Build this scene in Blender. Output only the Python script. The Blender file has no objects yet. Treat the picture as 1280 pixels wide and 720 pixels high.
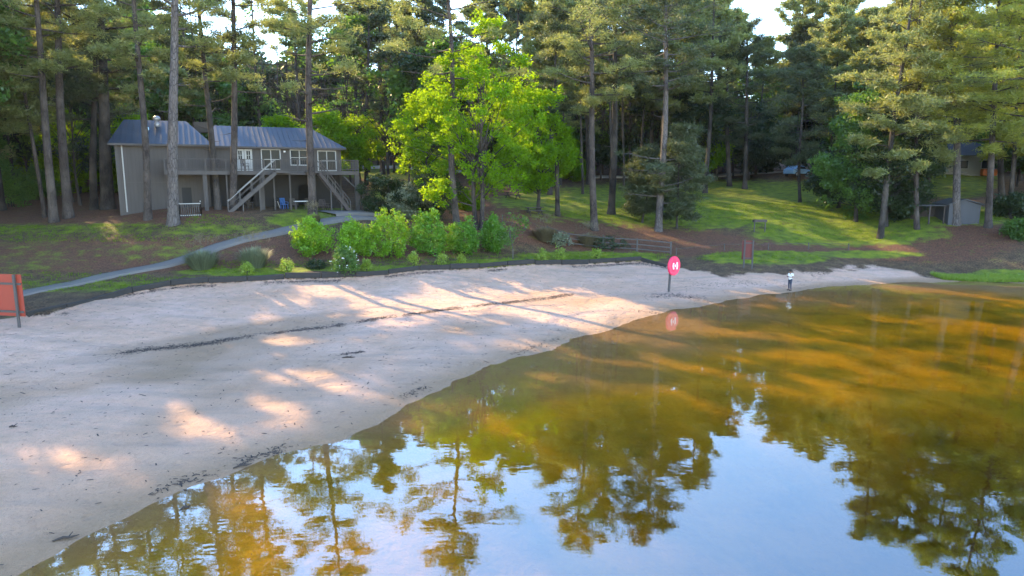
import bpy, bmesh, math, random
import numpy as np
from mathutils import Vector, Matrix
random.seed(7); RNG = np.random.default_rng(7)
R = math.radians

# ------------------------------------------------------------------ camera, sky, sun, exposure
sc = bpy.context.scene
COL = sc.collection
CAM_H = 8.0; PITCH = R(9.2); F = 853.0
cd = bpy.data.cameras.new('camera'); cam = bpy.data.objects.new('camera', cd); COL.objects.link(cam)
cam.location = (0, 0, CAM_H); cam.rotation_euler = (math.pi/2 - PITCH, 0, 0)
cd.sensor_width = 36; cd.lens = 36*F/1280; cd.clip_start = 0.1; cd.clip_end = 3000
sc.camera = cam
SUN_AZ = -43.0      # degrees from +Y, clockwise positive: behind the left trees
SUN_EL = 27.0
w = bpy.data.worlds.new('World'); sc.world = w; w.use_nodes = True
nt = w.node_tree; nt.nodes.clear()
sky = nt.nodes.new('ShaderNodeTexSky'); sky.sky_type = 'NISHITA'; sky.sun_disc = False
sky.sun_elevation = R(SUN_EL); sky.sun_rotation = R(SUN_AZ); sky.air_density = 1.0; sky.dust_density = 0.0; sky.ozone_density = 2.0; sky.altitude = 300
bg = nt.nodes.new('ShaderNodeBackground'); bg.inputs['Strength'].default_value = 0.15
wo = nt.nodes.new('ShaderNodeOutputWorld')
nt.links.new(sky.outputs[0], bg.inputs[0]); nt.links.new(bg.outputs[0], wo.inputs[0])
sl = bpy.data.lights.new('sun', 'SUN'); sl.energy = 2.2; sl.angle = R(0.55); sl.color = (1.0, 0.72, 0.36)
so = bpy.data.objects.new('sun', sl); COL.objects.link(so)
SUN_D = Vector((math.sin(R(SUN_AZ))*math.cos(R(SUN_EL)), math.cos(R(SUN_AZ))*math.cos(R(SUN_EL)), math.sin(R(SUN_EL))))
so.rotation_euler = SUN_D.to_track_quat('Z', 'Y').to_euler(); so.location = SUN_D*200
sc.view_settings.view_transform = 'Standard'; sc.view_settings.look = 'None'
sc.view_settings.exposure = 2.78; sc.view_settings.gamma = 1.0
sc.render.engine = 'CYCLES'
sc.cycles.max_bounces = 8; sc.cycles.transparent_max_bounces = 8; sc.cycles.diffuse_bounces = 3
sc.cycles.transmission_bounces = 4; sc.cycles.glossy_bounces = 3
sc.cycles.use_denoising = True
sc.cycles.sample_clamp_indirect = 6

# ------------------------------------------------------------------ pixel <-> world (photo pixels 1280x720)
CP, SP = math.cos(PITCH), math.sin(PITCH)
def ray(px, py):
    u = (px-640)/F; v = (360-py)/F
    return u, CP+v*SP, -SP+v*CP
def P(px, py, Y):
    a, b, c = ray(px, py); t = Y/b
    return Vector((a*t, Y, CAM_H+c*t))
def G(px, py, z):
    a, b, c = ray(px, py); t = (z-CAM_H)/c
    return Vector((a*t, b*t, z))
def to_px(x, y, z):
    d = y*CP-(z-CAM_H)*SP; up = y*SP+(z-CAM_H)*CP
    return 640+F*x/d, 360-F*up/d

# ------------------------------------------------------------------ materials
def rgb(c): return (c[0], c[1], c[2], 1)
class NT:
    def __init__(s, name):
        s.m = bpy.data.materials.new(name); s.m.use_nodes = True
        s.t = s.m.node_tree; s.t.nodes.clear(); s.out = s.n('OutputMaterial')
    def n(s, typ, **kw):
        nd = s.t.nodes.new('ShaderNode'+typ)
        for k, v in kw.items():
            if k.startswith('_'): setattr(nd, k[1:], v)
            else:
                key = k.replace('__', ' ')
                nd.inputs[key].default_value = v
        return nd
    def l(s, a, b): s.t.links.new(a, b)
    def pos(s):
        return s.n('NewGeometry').outputs['Position']
    def noise(s, scale, detail=4, vec=None, rough=.55, stretch=None):
        nd = s.n('TexNoise', Scale=scale, Detail=detail, Roughness=rough)
        v = vec if vec is not None else s.pos()
        if stretch:
            mp = s.n('Mapping', Scale=stretch); s.l(v, mp.inputs['Vector']); v = mp.outputs[0]
        s.l(v, nd.inputs['Vector']); return nd.outputs['Fac']
    def ramp(s, fac, stops):
        nd = s.n('ValToRGB'); e = nd.color_ramp.elements
        while len(e) > 1: e.remove(e[-1])
        e[0].position, e[0].color = stops[0][0], rgb(stops[0][1])
        for p, c in stops[1:]:
            k = e.new(p); k.color = rgb(c)
        s.l(fac, nd.inputs[0]); return nd.outputs[0]
    def fr(s, fac, a, b):
        return s.ramp(fac, [(a, (0,0,0)), (b, (1,1,1))])
    def mix(s, fac, a, b, mode='MIX'):
        nd = s.n('MixRGB', _blend_type=mode)
        for i, v in ((0, fac), (1, a), (2, b)):
            if hasattr(v, 'node'): s.l(v, nd.inputs[i])
            else: nd.inputs[i].default_value = v if i == 0 else rgb(v)
        return nd.outputs[0]
    def math(s, op, a, b=0.0):
        nd = s.n('Math', _operation=op)
        for i, v in enumerate((a, b)):
            if hasattr(v, 'node'): s.l(v, nd.inputs[i])
            else: nd.inputs[i].default_value = v
        return nd.outputs[0]
    def bump(s, h, strength=.4, dist=.05):
        nd = s.n('Bump', Strength=strength, Distance=dist); s.l(h, nd.inputs['Height']); return nd.outputs[0]
    def principled(s, col, rough=.8, bump=None, **kw):
        nd = s.n('BsdfPrincipled', **kw)
        if hasattr(col, 'node'): s.l(col, nd.inputs['Base Color'])
        else: nd.inputs['Base Color'].default_value = rgb(col)
        if hasattr(rough, 'node'): s.l(rough, nd.inputs['Roughness'])
        else: nd.inputs['Roughness'].default_value = rough
        if bump is not None: s.l(bump, nd.inputs['Normal'])
        s.l(nd.outputs[0], s.out.inputs['Surface']); return nd

def plain(name, col, rough=.7, var=.25, scale=3, bump=.2, metal=0, streak=None):
    t = NT(name)
    f = t.noise(scale, 5, stretch=streak)
    f2 = t.noise(scale*9, 3)
    c = t.mix(t.math('MULTIPLY', f, 1.0), tuple(x*(1-var) for x in col), tuple(min(1, x*(1+var)) for x in col))
    c = t.mix(t.math('MULTIPLY', f2, var*.8), c, tuple(x*.45 for x in col))
    p = t.principled(c, rough, t.bump(f2, bump, .02)); p.inputs['Metallic'].default_value = metal
    return t.m

def bark(name, a, b):
    t = NT(name)
    f = t.noise(5, 6, stretch=(1, 1, .22), rough=.7)
    g = t.noise(.6, 3)
    v = t.n('TexVoronoi', Scale=7.0, _feature='DISTANCE_TO_EDGE'); mp = t.n('Mapping', Scale=(1, 1, .3))
    t.l(t.pos(), mp.inputs['Vector']); t.l(mp.outputs[0], v.inputs['Vector'])
    crack = t.fr(v.outputs['Distance'], 0.0, .12)
    c = t.ramp(f, [(.3, tuple(x*.6 for x in a)), (.5, a), (.7, b)])
    c = t.mix(crack, tuple(x*.3 for x in a), c)
    c = t.mix(t.fr(g, .4, .7), c, t.mix(.5, c, (.16, .13, .11)))
    t.principled(c, .95, t.bump(crack, .8, .06)); return t.m

def leaf(name, a, b, trans, tw=.5, gloss=.12, hue2=None):
    t = NT(name)
    g = t.n('NewGeometry')
    big = t.noise(.35, 3)
    f = t.math('ADD', t.math('MULTIPLY', g.outputs['Random Per Island'], .55), t.math('MULTIPLY', big, .5))
    c = t.ramp(f, [(.2, a), (.85, b)])
    c2 = t.ramp(f, [(.2, tuple(x*.6 for x in trans)), (.85, trans)])
    d = t.n('BsdfDiffuse'); t.l(c, d.inputs[0])
    tr = t.n('BsdfTranslucent'); t.l(c2, tr.inputs[0])
    mx = t.n('MixShader', Fac=tw); t.l(d.outputs[0], mx.inputs[1]); t.l(tr.outputs[0], mx.inputs[2])
    gl = t.n('BsdfGlossy', Roughness=.45); gl.inputs[0].default_value = (.9, .9, .9, 1)
    m2 = t.n('MixShader', Fac=gloss*.35); t.l(mx.outputs[0], m2.inputs[1]); t.l(gl.outputs[0], m2.inputs[2])
    t.l(m2.outputs[0], t.out.inputs['Surface']); return t.m

M = {}
M['bark'] = bark('pine_bark', (0.0459, 0.0335, 0.0292), (0.0918, 0.0702, 0.0621))
M['bark_pale'] = bark('pale_bark', (0.1084, 0.0924, 0.0892), (0.1785, 0.1594, 0.153))
M['bark_dark'] = bark('dark_bark', (0.025, 0.02, 0.0175), (0.05, 0.04, 0.035))
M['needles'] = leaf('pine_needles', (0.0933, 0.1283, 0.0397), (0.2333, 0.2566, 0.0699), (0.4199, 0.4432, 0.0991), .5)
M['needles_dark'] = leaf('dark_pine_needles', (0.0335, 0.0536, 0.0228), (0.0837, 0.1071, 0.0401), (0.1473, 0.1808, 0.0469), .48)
M['needles_gold'] = leaf('sunlit_pine_needles', (0.1107, 0.1434, 0.0246), (0.2706, 0.2999, 0.0431), (0.615, 0.6258, 0.0492), .5)  # golden side light put into the needle colour
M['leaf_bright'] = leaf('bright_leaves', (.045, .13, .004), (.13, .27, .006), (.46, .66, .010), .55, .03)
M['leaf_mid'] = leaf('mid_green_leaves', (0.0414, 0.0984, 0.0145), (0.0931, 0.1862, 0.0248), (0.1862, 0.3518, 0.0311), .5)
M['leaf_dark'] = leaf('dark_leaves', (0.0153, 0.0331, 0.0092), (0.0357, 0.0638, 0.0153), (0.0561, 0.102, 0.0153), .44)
M['leaf_bush'] = leaf('bush_leaves', (0.072, 0.192, 0.0072), (0.204, 0.396, 0.0096), (0.408, 0.6, 0.012), .42, .10)
M['leaf_bush_deep'] = leaf('deep_bush_leaves', (0.0416, 0.1352, 0.0083), (0.1144, 0.2808, 0.0125), (0.2288, 0.4368, 0.0125), .4, .1)
M['leaf_lime'] = leaf('lime_leaves', (.16, .26, .02), (.3, .4, .04), (.35, .45, .04), .45)
M['leaf_grey'] = leaf('grey_grass', (0.1307, 0.1568, 0.0958), (0.244, 0.2702, 0.1656), (0.1743, 0.2092, 0.1133), .35)
M['leaf_tan'] = leaf('dry_grass', (0.1352, 0.1099, 0.0592), (0.2197, 0.1859, 0.1099), (0.169, 0.1352, 0.0676), .3)
M['flower'] = plain('white_petals', (.75, .75, .7), .6, .1)
M['grass'] = leaf('grass_blades', (0.0714, 0.1428, 0.0071), (0.1666, 0.2618, 0.0095), (0.2856, 0.4046, 0.0119), .45, .03)
M['wall'] = plain('building_wall', (0.0875, 0.0756, 0.07), .9, .12, 1.5, .2)
def sidingm(name, col):
    t = NT(name); tc = t.n('TexCoord'); w_ = t.n('TexWave', Scale=1.05, Distortion=.0, _bands_direction='X'); t.l(tc.outputs['Object'], w_.inputs['Vector'])
    line = t.fr(w_.outputs['Fac'], .0, .10); st = t.noise(1.2, 5, stretch=(1.6,1.6,.35)); f = t.noise(14, 3)
    c = t.mix(st, tuple(x*.72 for x in col), tuple(x*1.25 for x in col)); c = t.mix(t.math('MULTIPLY', f, .25), c, tuple(x*.5 for x in col))
    c = t.mix(t.math('MULTIPLY', t.math('SUBTRACT', 1.0, line), .3), c, tuple(x*.6 for x in col))
    t.principled(c, .9, t.bump(line, .3, .015)); return t.m
M['wall'] = sidingm('building_siding', (0.0765, 0.0663, 0.0612))
M['wall_shaded'] = plain('lower_wall', (0.0288, 0.0259, 0.024), .9, .15, 1.5, .2)  # shade under the deck put into the wall colour
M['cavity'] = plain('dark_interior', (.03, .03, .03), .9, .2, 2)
M['trim'] = plain('white_trim', (0.3506, 0.3379, 0.3251), .5, .08, 3, .05)
M['rail_pale'] = plain('pale_worn_rail', (.20, .19, .185), .6, .2)
M['metal_light'] = plain('galvanised_rail', (.35, .35, .37), .35, .1, 3, .05, .5)
M['wood_grey'] = plain('weathered_wood', (0.0829, 0.0718, 0.0663), .9, .25, 3, .4, streak=(0.85, 0.85, 0.5525))
M['wood_dark'] = plain('dark_wood', (.07, .055, .05), .9, .3, 3, .4)
M['timber'] = plain('edging_timber', (0.036, 0.0312, 0.0288), .95, .35, 3, .5)
M['red_brown'] = plain('red_brown_board', (0.132, 0.027, 0.021), .7, .15, 2, .1)
M['orange_red'] = plain('orange_red_board', (0.3, 0.0375, 0.0165), .6, .12, 1.2, .1)
M['pink_red'] = plain('pink_red_plastic', (.80, .03, .10), .35, .08, 2, .02)
M['white_p'] = plain('white_plastic', (.8, .8, .8), .4, .05, 2, .02)
M['concrete'] = plain('path_concrete', (0.153, 0.1351, 0.1224), .9, .18, 2.5, .2)
M['blue_plastic'] = plain('blue_plastic', (.03, .12, .35), .4, .1)
M['car_blue'] = plain('pale_blue_paint', (.25, .42, .62), .25, .05, 2, 0, .3)
M['car_white'] = plain('white_paint', (.7, .72, .75), .3, .05, 2, 0)
M['rubber'] = plain('rubber', (.025, .025, .027), .85, .1)
M['skin'] = plain('skin', (.28, .15, .10), .6, .05)
M['shirt'] = plain('white_shirt', (.72, .70, .66), .9, .06)
M['trousers'] = plain('dark_trousers', (.045, .05, .075), .9, .15)
M['hair'] = plain('dark_hair', (.02, .015, .012), .7, .2)
M['shed'] = plain('shed_siding', (0.063, 0.063, 0.0693), .8, .15, 2, .1, streak=(0.85, 0.85, 0.168))
M['house'] = plain('house_siding', (.26, .26, .22), .85, .1, 2, .1)
M['roof_dark'] = plain('dark_shingles', (.07, .07, .075), .9, .2, 5, .3)
M['orange'] = plain('orange_tarp', (.5, .14, .03), .8, .15)
M['litter'] = plain('twig_litter', (0.0525, 0.0385, 0.0315), .95, .3)
def glassm():
    t = NT('window_glass'); p = t.principled((.012, .016, .02), .12); p.inputs['Specular IOR Level'].default_value = .07; return t.m
M['glass'] = glassm()
def roofm():
    t = NT('metal_roof')
    f = t.noise(.35, 4, stretch=(1, 1, 1)); g = t.noise(8, 3, stretch=(1, 1, .2))
    c = t.ramp(f, [(.35, (0.011, 0.0164, 0.0285)), (.6, (0.0187, 0.0263, 0.0417)), (.75, (0.0417, 0.0417, 0.0461))])
    c = t.mix(t.math('MULTIPLY', g, .3), c, (.08, .1, .14))
    p = t.principled(c, .5); p.inputs['Metallic'].default_value = .35
    return t.m
M['roof'] = roofm()

# ------------------------------------------------------------------ mesh builders
def link(o, parent=None):
    COL.objects.link(o)
    if parent: o.parent = parent
    return o
def tag(o, label=None, cat=None, group=None, kind=None):
    if label: o['label'] = label
    if cat: o['category'] = cat
    if group: o['group'] = group
    if kind: o['kind'] = kind
    return o
def empty(name, loc, rz=0, **kw):
    o = bpy.data.objects.new(name, None); link(o); o.location = loc; o.rotation_euler = (0, 0, rz); o.empty_display_size = .3
    return tag(o, **kw)
def mesh_np(name, V, Fc, mat, parent=None, loc=None, smooth=False):
    """V (n,3) ; Fc (m,k) all faces with k corners"""
    me = bpy.data.meshes.new(name); n, (m, k) = len(V), Fc.shape
    me.vertices.add(n); me.vertices.foreach_set('co', np.ascontiguousarray(V, dtype=np.float32).ravel())
    me.loops.add(m*k); me.loops.foreach_set('vertex_index', np.ascontiguousarray(Fc, dtype=np.int32).ravel())
    me.polygons.add(m); me.polygons.foreach_set('loop_start', np.arange(0, m*k, k, dtype=np.int32))
    if smooth: me.polygons.foreach_set('use_smooth', np.ones(m, dtype=bool))
    me.update(calc_edges=True); me.materials.append(mat)
    o = bpy.data.objects.new(name, me); link(o, parent)
    if loc is not None: o.location = loc
    return o
class MB:
    def __init__(s): s.v = []; s.f = []
    def box(s, a, b, bev=0):
        (x0, y0, z0), (x1, y1, z1) = a, b
        k = len(s.v)
        s.v += [(x0,y0,z0),(x1,y0,z0),(x1,y1,z0),(x0,y1,z0),(x0,y0,z1),(x1,y0,z1),(x1,y1,z1),(x0,y1,z1)]
        s.f += [tuple(k+i for i in q) for q in ((3,2,1,0),(4,5,6,7),(0,1,5,4),(1,2,6,5),(2,3,7,6),(3,0,4,7))]
        return s
    def bar(s, a, b, w, h):
        a, b = Vector(a), Vector(b); d = (b-a).normalized()
        up = Vector((0, 0, 1)) if abs(d.z) < .95 else Vector((0, 1, 0))
        r = d.cross(up).normalized(); u = r.cross(d)
        k = len(s.v)
        for p in (a, b):
            for sx, sy in ((-1,-1),(1,-1),(1,1),(-1,1)): s.v.append(tuple(p+r*sx*w/2+u*sy*h/2))
        s.f += [tuple(k+i for i in q) for q in ((0,1,2,3),(7,6,5,4),(0,4,5,1),(1,5,6,2),(2,6,7,3),(3,7,4,0))]
        return s
    def tube(s, pts, rad, n=8, caps=True):
        pts = [Vector(p) for p in pts]
        if not hasattr(rad, '__len__'): rad = [rad]*len(pts)
        k = len(s.v); ref = Vector((0.31, .95, 0.05))
        for i, p in enumerate(pts):
            d = (pts[min(i+1, len(pts)-1)]-pts[max(i-1, 0)]).normalized()
            rr = ref if abs(d.dot(ref)) < .9 else Vector((1, 0, 0))
            a = d.cross(rr).normalized(); b = d.cross(a)
            for j in range(n):
                t = 2*math.pi*j/n; s.v.append(tuple(p+(a*math.cos(t)+b*math.sin(t))*rad[i]))
        for i in range(len(pts)-1):
            for j in range(n):
                q = (k+i*n+j, k+i*n+(j+1)%n, k+(i+1)*n+(j+1)%n, k+(i+1)*n+j); s.f.append(q)
        if caps: s.f.append(tuple(k+j for j in range(n))[::-1]); s.f.append(tuple(k+(len(pts)-1)*n+j for j in range(n)))
        return s
    def lathe(s, c, prof, n=20):
        k = len(s.v)
        for r, z in prof:
            for j in range(n):
                t = 2*math.pi*j/n; s.v.append((c[0]+r*math.cos(t), c[1]+r*math.sin(t), c[2]+z))
        for i in range(len(prof)-1):
            for j in range(n): s.f.append((k+i*n+j, k+i*n+(j+1)%n, k+(i+1)*n+(j+1)%n, k+(i+1)*n+j))
        s.f.append(tuple(k+j for j in range(n))[::-1]); s.f.append(tuple(k+(len(prof)-1)*n+j for j in range(n)))
        return s
    def poly(s, pts, t):
        """prism: pts list of 3D, extruded by vector t"""
        k = len(s.v); n = len(pts); t = Vector(t)
        s.v += [tuple(p) for p in pts]+[tuple(Vector(p)+t) for p in pts]
        s.f.append(tuple(range(k, k+n))[::-1]); s.f.append(tuple(range(k+n, k+2*n)))
        for i in range(n): s.f.append((k+i, k+(i+1)%n, k+n+(i+1)%n, k+n+i))
        return s
    def build(s, name, mat, parent=None, loc=None, smooth=False, bevel=0, rz=0):
        me = bpy.data.meshes.new(name); me.from_pydata(s.v, [], s.f); me.update()
        bm = bmesh.new(); bm.from_mesh(me); bmesh.ops.recalc_face_normals(bm, faces=bm.faces)
        if bevel: bmesh.ops.bevel(bm, geom=bm.edges[:], offset=bevel, segments=1, affect='EDGES')
        bm.to_mesh(me); bm.free()
        if smooth:
            for p in me.polygons: p.use_smooth = True
        me.materials.append(mat)
        o = bpy.data.objects.new(name, me); link(o, parent)
        if loc is not None: o.location = loc
        if rz: o.rotation_euler.z = rz
        return o

# ------------------------------------------------------------------ terrain
shore_px = [(-120,830),(0,714),(60,688),(130,657),(200,627),(300,590),(380,562),(430,547),(500,518),(512,504),(560,480),(600,462),(700,430),(790,402),(850,386),(940,371),(1040,358),(1130,353),(1210,351)]
shore = [(-60,-60),(-24,-12)]+[tuple(G(a,b,0)[:2]) for a,b in shore_px]+[(44,50.5),(56,44),(80,30),(140,-10)]
SX = np.array([p[0] for p in shore]); SY = np.array([p[1] for p in shore])
edge_px = [(-200,425,.9),(0,399,.9),(60,393,.9),(110,375,.95),(240,357,1.0),(400,350,.95),(600,337,.95),(700,332,.9),(800,329,.85),(900,342,.65),(1000,340,.6),(1100,334,.5),(1180,346,.25),(1212,349.5,.1)]
edge = [(-60,6),(-42,20)]+[tuple(G(*q)[:2]) for q in edge_px]+[(45,51.2),(57,44.6),(82,30.5),(142,-9)]
EX = np.array([p[0] for p in edge]); EY = np.array([p[1] for p in edge])
def ys(x): return np.interp(x, SX, SY)
def ye(x): return np.interp(x, EX, EY)
def seg_dist(X, Y, sx, sy):
    D = np.full(np.shape(X), 1e9)
    for i in range(len(sx)-1):
        ax, ay, bx, by = sx[i], sy[i], sx[i+1], sy[i+1]; dx, dy = bx-ax, by-ay
        t = np.clip(((X-ax)*dx+(Y-ay)*dy)/(dx*dx+dy*dy), 0, 1)
        D = np.minimum(D, np.hypot(X-ax-t*dx, Y-ay-t*dy))
    return D
ctrl_px = [(0,330,45),(20,370,39.8),(0,300,51),(0,275,60),(0,250,78),(0,225,100),(0,207,120),(-300,345,36),(-300,300,48),(-300,250,75),(-300,207,115),
 (160,336,46.5),(160,300,53),(160,268,60),(217,280,55),(300,290,54),(300,268,59),(240,320,50),(300,300,54),(365,284,57),(400,270,60),(430,267,62),(450,272,61.5),
 (200,262,60),(340,262,63),(430,262,68),(480,275,63),(480,250,75),(480,225,92),(500,208,110),(560,300,58),(560,280,63),(560,250,77),(560,222,100),
 (310,335,48),(390,322,52),(490,319,54),(600,319,57),(680,314,60),(650,290,61),(650,262,70),(650,240,86),(650,222,110),(740,297,64),(740,265,74),(740,235,92),
 (823,293,66),(840,318,60),(840,265,75),(840,240,89),(840,222,115),(940,300,64),(940,275,70),(940,250,81),(940,225,105),
 (1050,323,58.5),(1050,300,66),(1050,270,73),(1050,235,95),(1150,330,57),(1150,300,62),(1150,270,68),(1150,240,85),(1270,325,56),(1270,297,60),(1270,260,70),(1270,235,90),
 (996,209,101),(1190,211,96),(1500,320,56),(1500,260,70),(1500,235,90)]
ctrl = [tuple(P(*q)) for q in ctrl_px]
ctrl += [(-30,72,5.5),(-20,80,5.9),(-36,82,6.0),(-45,100,7.8),(60,120,8.6),(0,150,13),(-80,150,14),(80,150,11.5),(-160,150,14),(160,150,12),(0,220,18),(-160,220,19),(160,220,16),
         (0,420,27),(-300,420,28),(300,420,26),(-80,60,5.5),(-80,30,2.5),(-140,60,5),(-140,0,2),(90,60,3),(120,60,3),(220,60,4),(200,0,2),(-250,150,12),(250,150,10),(-70,5,1.2)]
for (x, y), q in zip(edge, [.7,.8]+[q[2] for q in edge_px]+[.1,.1,.1,.1]): ctrl.append((x, y, q))
C3 = np.array(ctrl)
def kern(d): return d
_A = kern(np.hypot(C3[:,None,0]-C3[None,:,0], C3[:,None,1]-C3[None,:,1]))
_n = len(C3); _B = np.zeros((_n+3, _n+3)); _B[:_n,:_n] = _A - np.eye(_n)*.6; _B[:_n,_n] = 1; _B[:_n,_n+1] = C3[:,0]; _B[:_n,_n+2] = C3[:,1]
_B[_n,:_n] = 1; _B[_n+1,:_n] = C3[:,0]; _B[_n+2,:_n] = C3[:,1]
_W = np.linalg.solve(_B, np.r_[C3[:,2], 0, 0, 0])
def sst(a, b, x): t = np.clip((x-a)/(b-a), 0, 1); return t*t*(3-2*t)
def hz(x, y):
    r = np.hypot(x, y-40); return sst(60, 200, r)
wall_x0, wall_x1 = G(95,377,.95).x, G(838,331,.8).x
def vnoise(X, Y, s, seed=0):
    """cheap smooth value noise"""
    x = X/s+seed*17.3; y = Y/s+seed*5.1
    xi, yi = np.floor(x), np.floor(y); fx, fy = x-xi, y-yi; fx = fx*fx*(3-2*fx); fy = fy*fy*(3-2*fy)
    def h(a, b): v = np.sin(a*127.1+b*311.7+seed*74.7)*43758.5453; return v-np.floor(v)
    return (h(xi,yi)*(1-fx)+h(xi+1,yi)*fx)*(1-fy)+(h(xi,yi+1)*(1-fx)+h(xi+1,yi+1)*fx)*fy
def height(X, Y):
    X = np.asarray(X, float); Y = np.asarray(Y, float); sh = X.shape; x = X.ravel(); y = Y.ravel()
    out = np.empty(x.size)
    for i in range(0, x.size, 20000):
        a, b = x[i:i+20000], y[i:i+20000]
        z = np.hypot(a[:,None]-C3[None,:,0], b[:,None]-C3[None,:,1])@_W[:_n]+_W[_n]+_W[_n+1]*a+_W[_n+2]*b
        d = seg_dist(a, b, SX, SY); side = np.where(b > ys(a), 1., -1.)
        sd = d*side+(.75*(vnoise(a,b,2.6,21)-.5)+.4*(vnoise(a,b,.8,22)-.5))*(1-sst(3,9,d)); side = np.sign(sd); d = np.abs(sd)
        land = (.045*d)*(1-sst(0,5,d))+np.maximum(z, .12)*sst(0,5,d)
        land += .05*(vnoise(a,b,.9,1)-.5)*sst(.5,3,d)+.22*(vnoise(a,b,4,2)-.5)*sst(2,8,d)
        e = b-ye(a); inw = sst(wall_x0-1, wall_x0+1, a)*(1-sst(wall_x1-2, wall_x1, a))
        land += .28*inw*sst(-.05, .12, e)*(1-sst(.5, 5, e))
        bed = -.045*d-.013*np.minimum(d,30)**1.9; bed = np.maximum(bed, -6)*(1-.86*sst(17,26,b))+.10*(vnoise(a,b,2.5,3)-.5)*sst(1,5,d)
        out[i:i+20000] = np.where(side > 0, land, bed)
    return out.reshape(sh)
def gz(x, y): return float(height(np.array([x]), np.array([y]))[0])

def hit(px, py, near=20):
    a, b, c = ray(px, py); t = np.arange(near, 150, .2); h_ = height(a*t, b*t); m = CAM_H+c*t <= h_
    t = float(t[np.argmax(m)]) if m.any() else 150.0
    return Vector((a*t, b*t, gz(a*t, b*t)))
def at(px, Y):
    k = (px-640)/F
    x = k*Y*CP
    for _ in range(6): z = gz(x, Y); a, b_, c = ray(px, 360); d = Y*CP-(z-CAM_H)*SP; x = k*d
    return (x, Y, gz(x, Y))
def axis(segs):
    out = []
    for a, b, st in segs: out += list(np.arange(a, b, st))
    out.append(segs[-1][1]); return np.array(out)
gx = axis([(-400,-120,12),(-120,-55,2.2),(-55,45,.28),(45,70,.7),(70,130,3),(130,400,12)])
gy = axis([(-60,4,4),(4,66,.28),(66,100,.6),(100,160,2),(160,440,14)])
GX, GY = np.meshgrid(gx, gy); GZ = height(GX, GY)
nx, ny = len(gx), len(gy)
V = np.stack([GX.ravel(), GY.ravel(), GZ.ravel()], 1)
ii = np.arange(nx*ny).reshape(ny, nx)
Q = np.stack([ii[:-1,:-1], ii[:-1,1:], ii[1:,1:], ii[1:,:-1]], -1).reshape(-1, 4)
# zone weights: R sand, G grass, B straw
PX, PY = to_px(V[:,0], np.maximum(V[:,1], 1), V[:,2])
e = V[:,1]-ye(V[:,0]); wob = (vnoise(V[:,0],V[:,1],1.3,5)-.5)*1.2+(vnoise(V[:,0],V[:,1],.5,6)-.5)*.7
inw = sst(wall_x0-1, wall_x0+1, V[:,0])*(1-sst(wall_x1-2, wall_x1+1, V[:,0]))
wd_ = .3+1.5*sst(wall_x1-1, wall_x1+4, V[:,0]); sand = 1-sst(-wd_, wd_, e+wob*(1-inw)*1.3)
def ell(cx, cy, rx, ry, soft=.35, rot=0):
    c, s = math.cos(R(rot)), math.sin(R(rot)); dx, dy = PX-cx, PY-cy
    return 1-sst(1-soft, 1+soft, np.hypot((dx*c+dy*s)/rx, (-dx*s+dy*c)/ry))
grass = np.zeros(len(V))
for q in [(900,255,260,32),(1060,290,130,18),(700,252,90,14),(960,322,90,9),(740,322,100,8),(660,328,120,5),(400,262,40,8),(490,215,70,10),(1250,345,50,9),
          (1150,270,150,14),(300,340,90,5),(1080,318,80,5),(380,275,50,10),(520,336,200,4),(520,240,60,16),(1190,225,60,25)]:
    grass = np.maximum(grass, ell(*q))
grass = np.maximum(grass, sst(100, 120, V[:,1])*.25)
for q in [(120,286,300,8),(100,358,220,9),(60,320,260,24)]: grass = np.maximum(grass, ell(*q)*(.62 if q[1] != 320 else .45))
n1 = vnoise(V[:,0],V[:,1],3.5,7)*.6+vnoise(V[:,0],V[:,1],1.1,8)*.4
grass = np.clip(grass*1.25-.75*(1-n1)*(1-grass*.4), 0, 1)
grass *= (1-sand)
straw = np.zeros(len(V))
for q in [(90,262,220,22),(810,304,130,18),(940,306,150,12),(1150,300,130,28),(640,262,90,30),(150,320,260,22),(1050,312,160,12),(700,285,110,22),(430,310,160,16),(560,290,80,14)]:
    straw = np.maximum(straw, ell(*q))
straw = np.clip(np.maximum(straw, .5*sst(65,80,V[:,1]))*(.7+.6*n1), 0, 1)*(1-sand)
bare = ell(1000,342,220,10)*.0
zone = np.stack([sand, grass, straw, np.ones(len(V))], 1).astype(np.float32)

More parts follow.
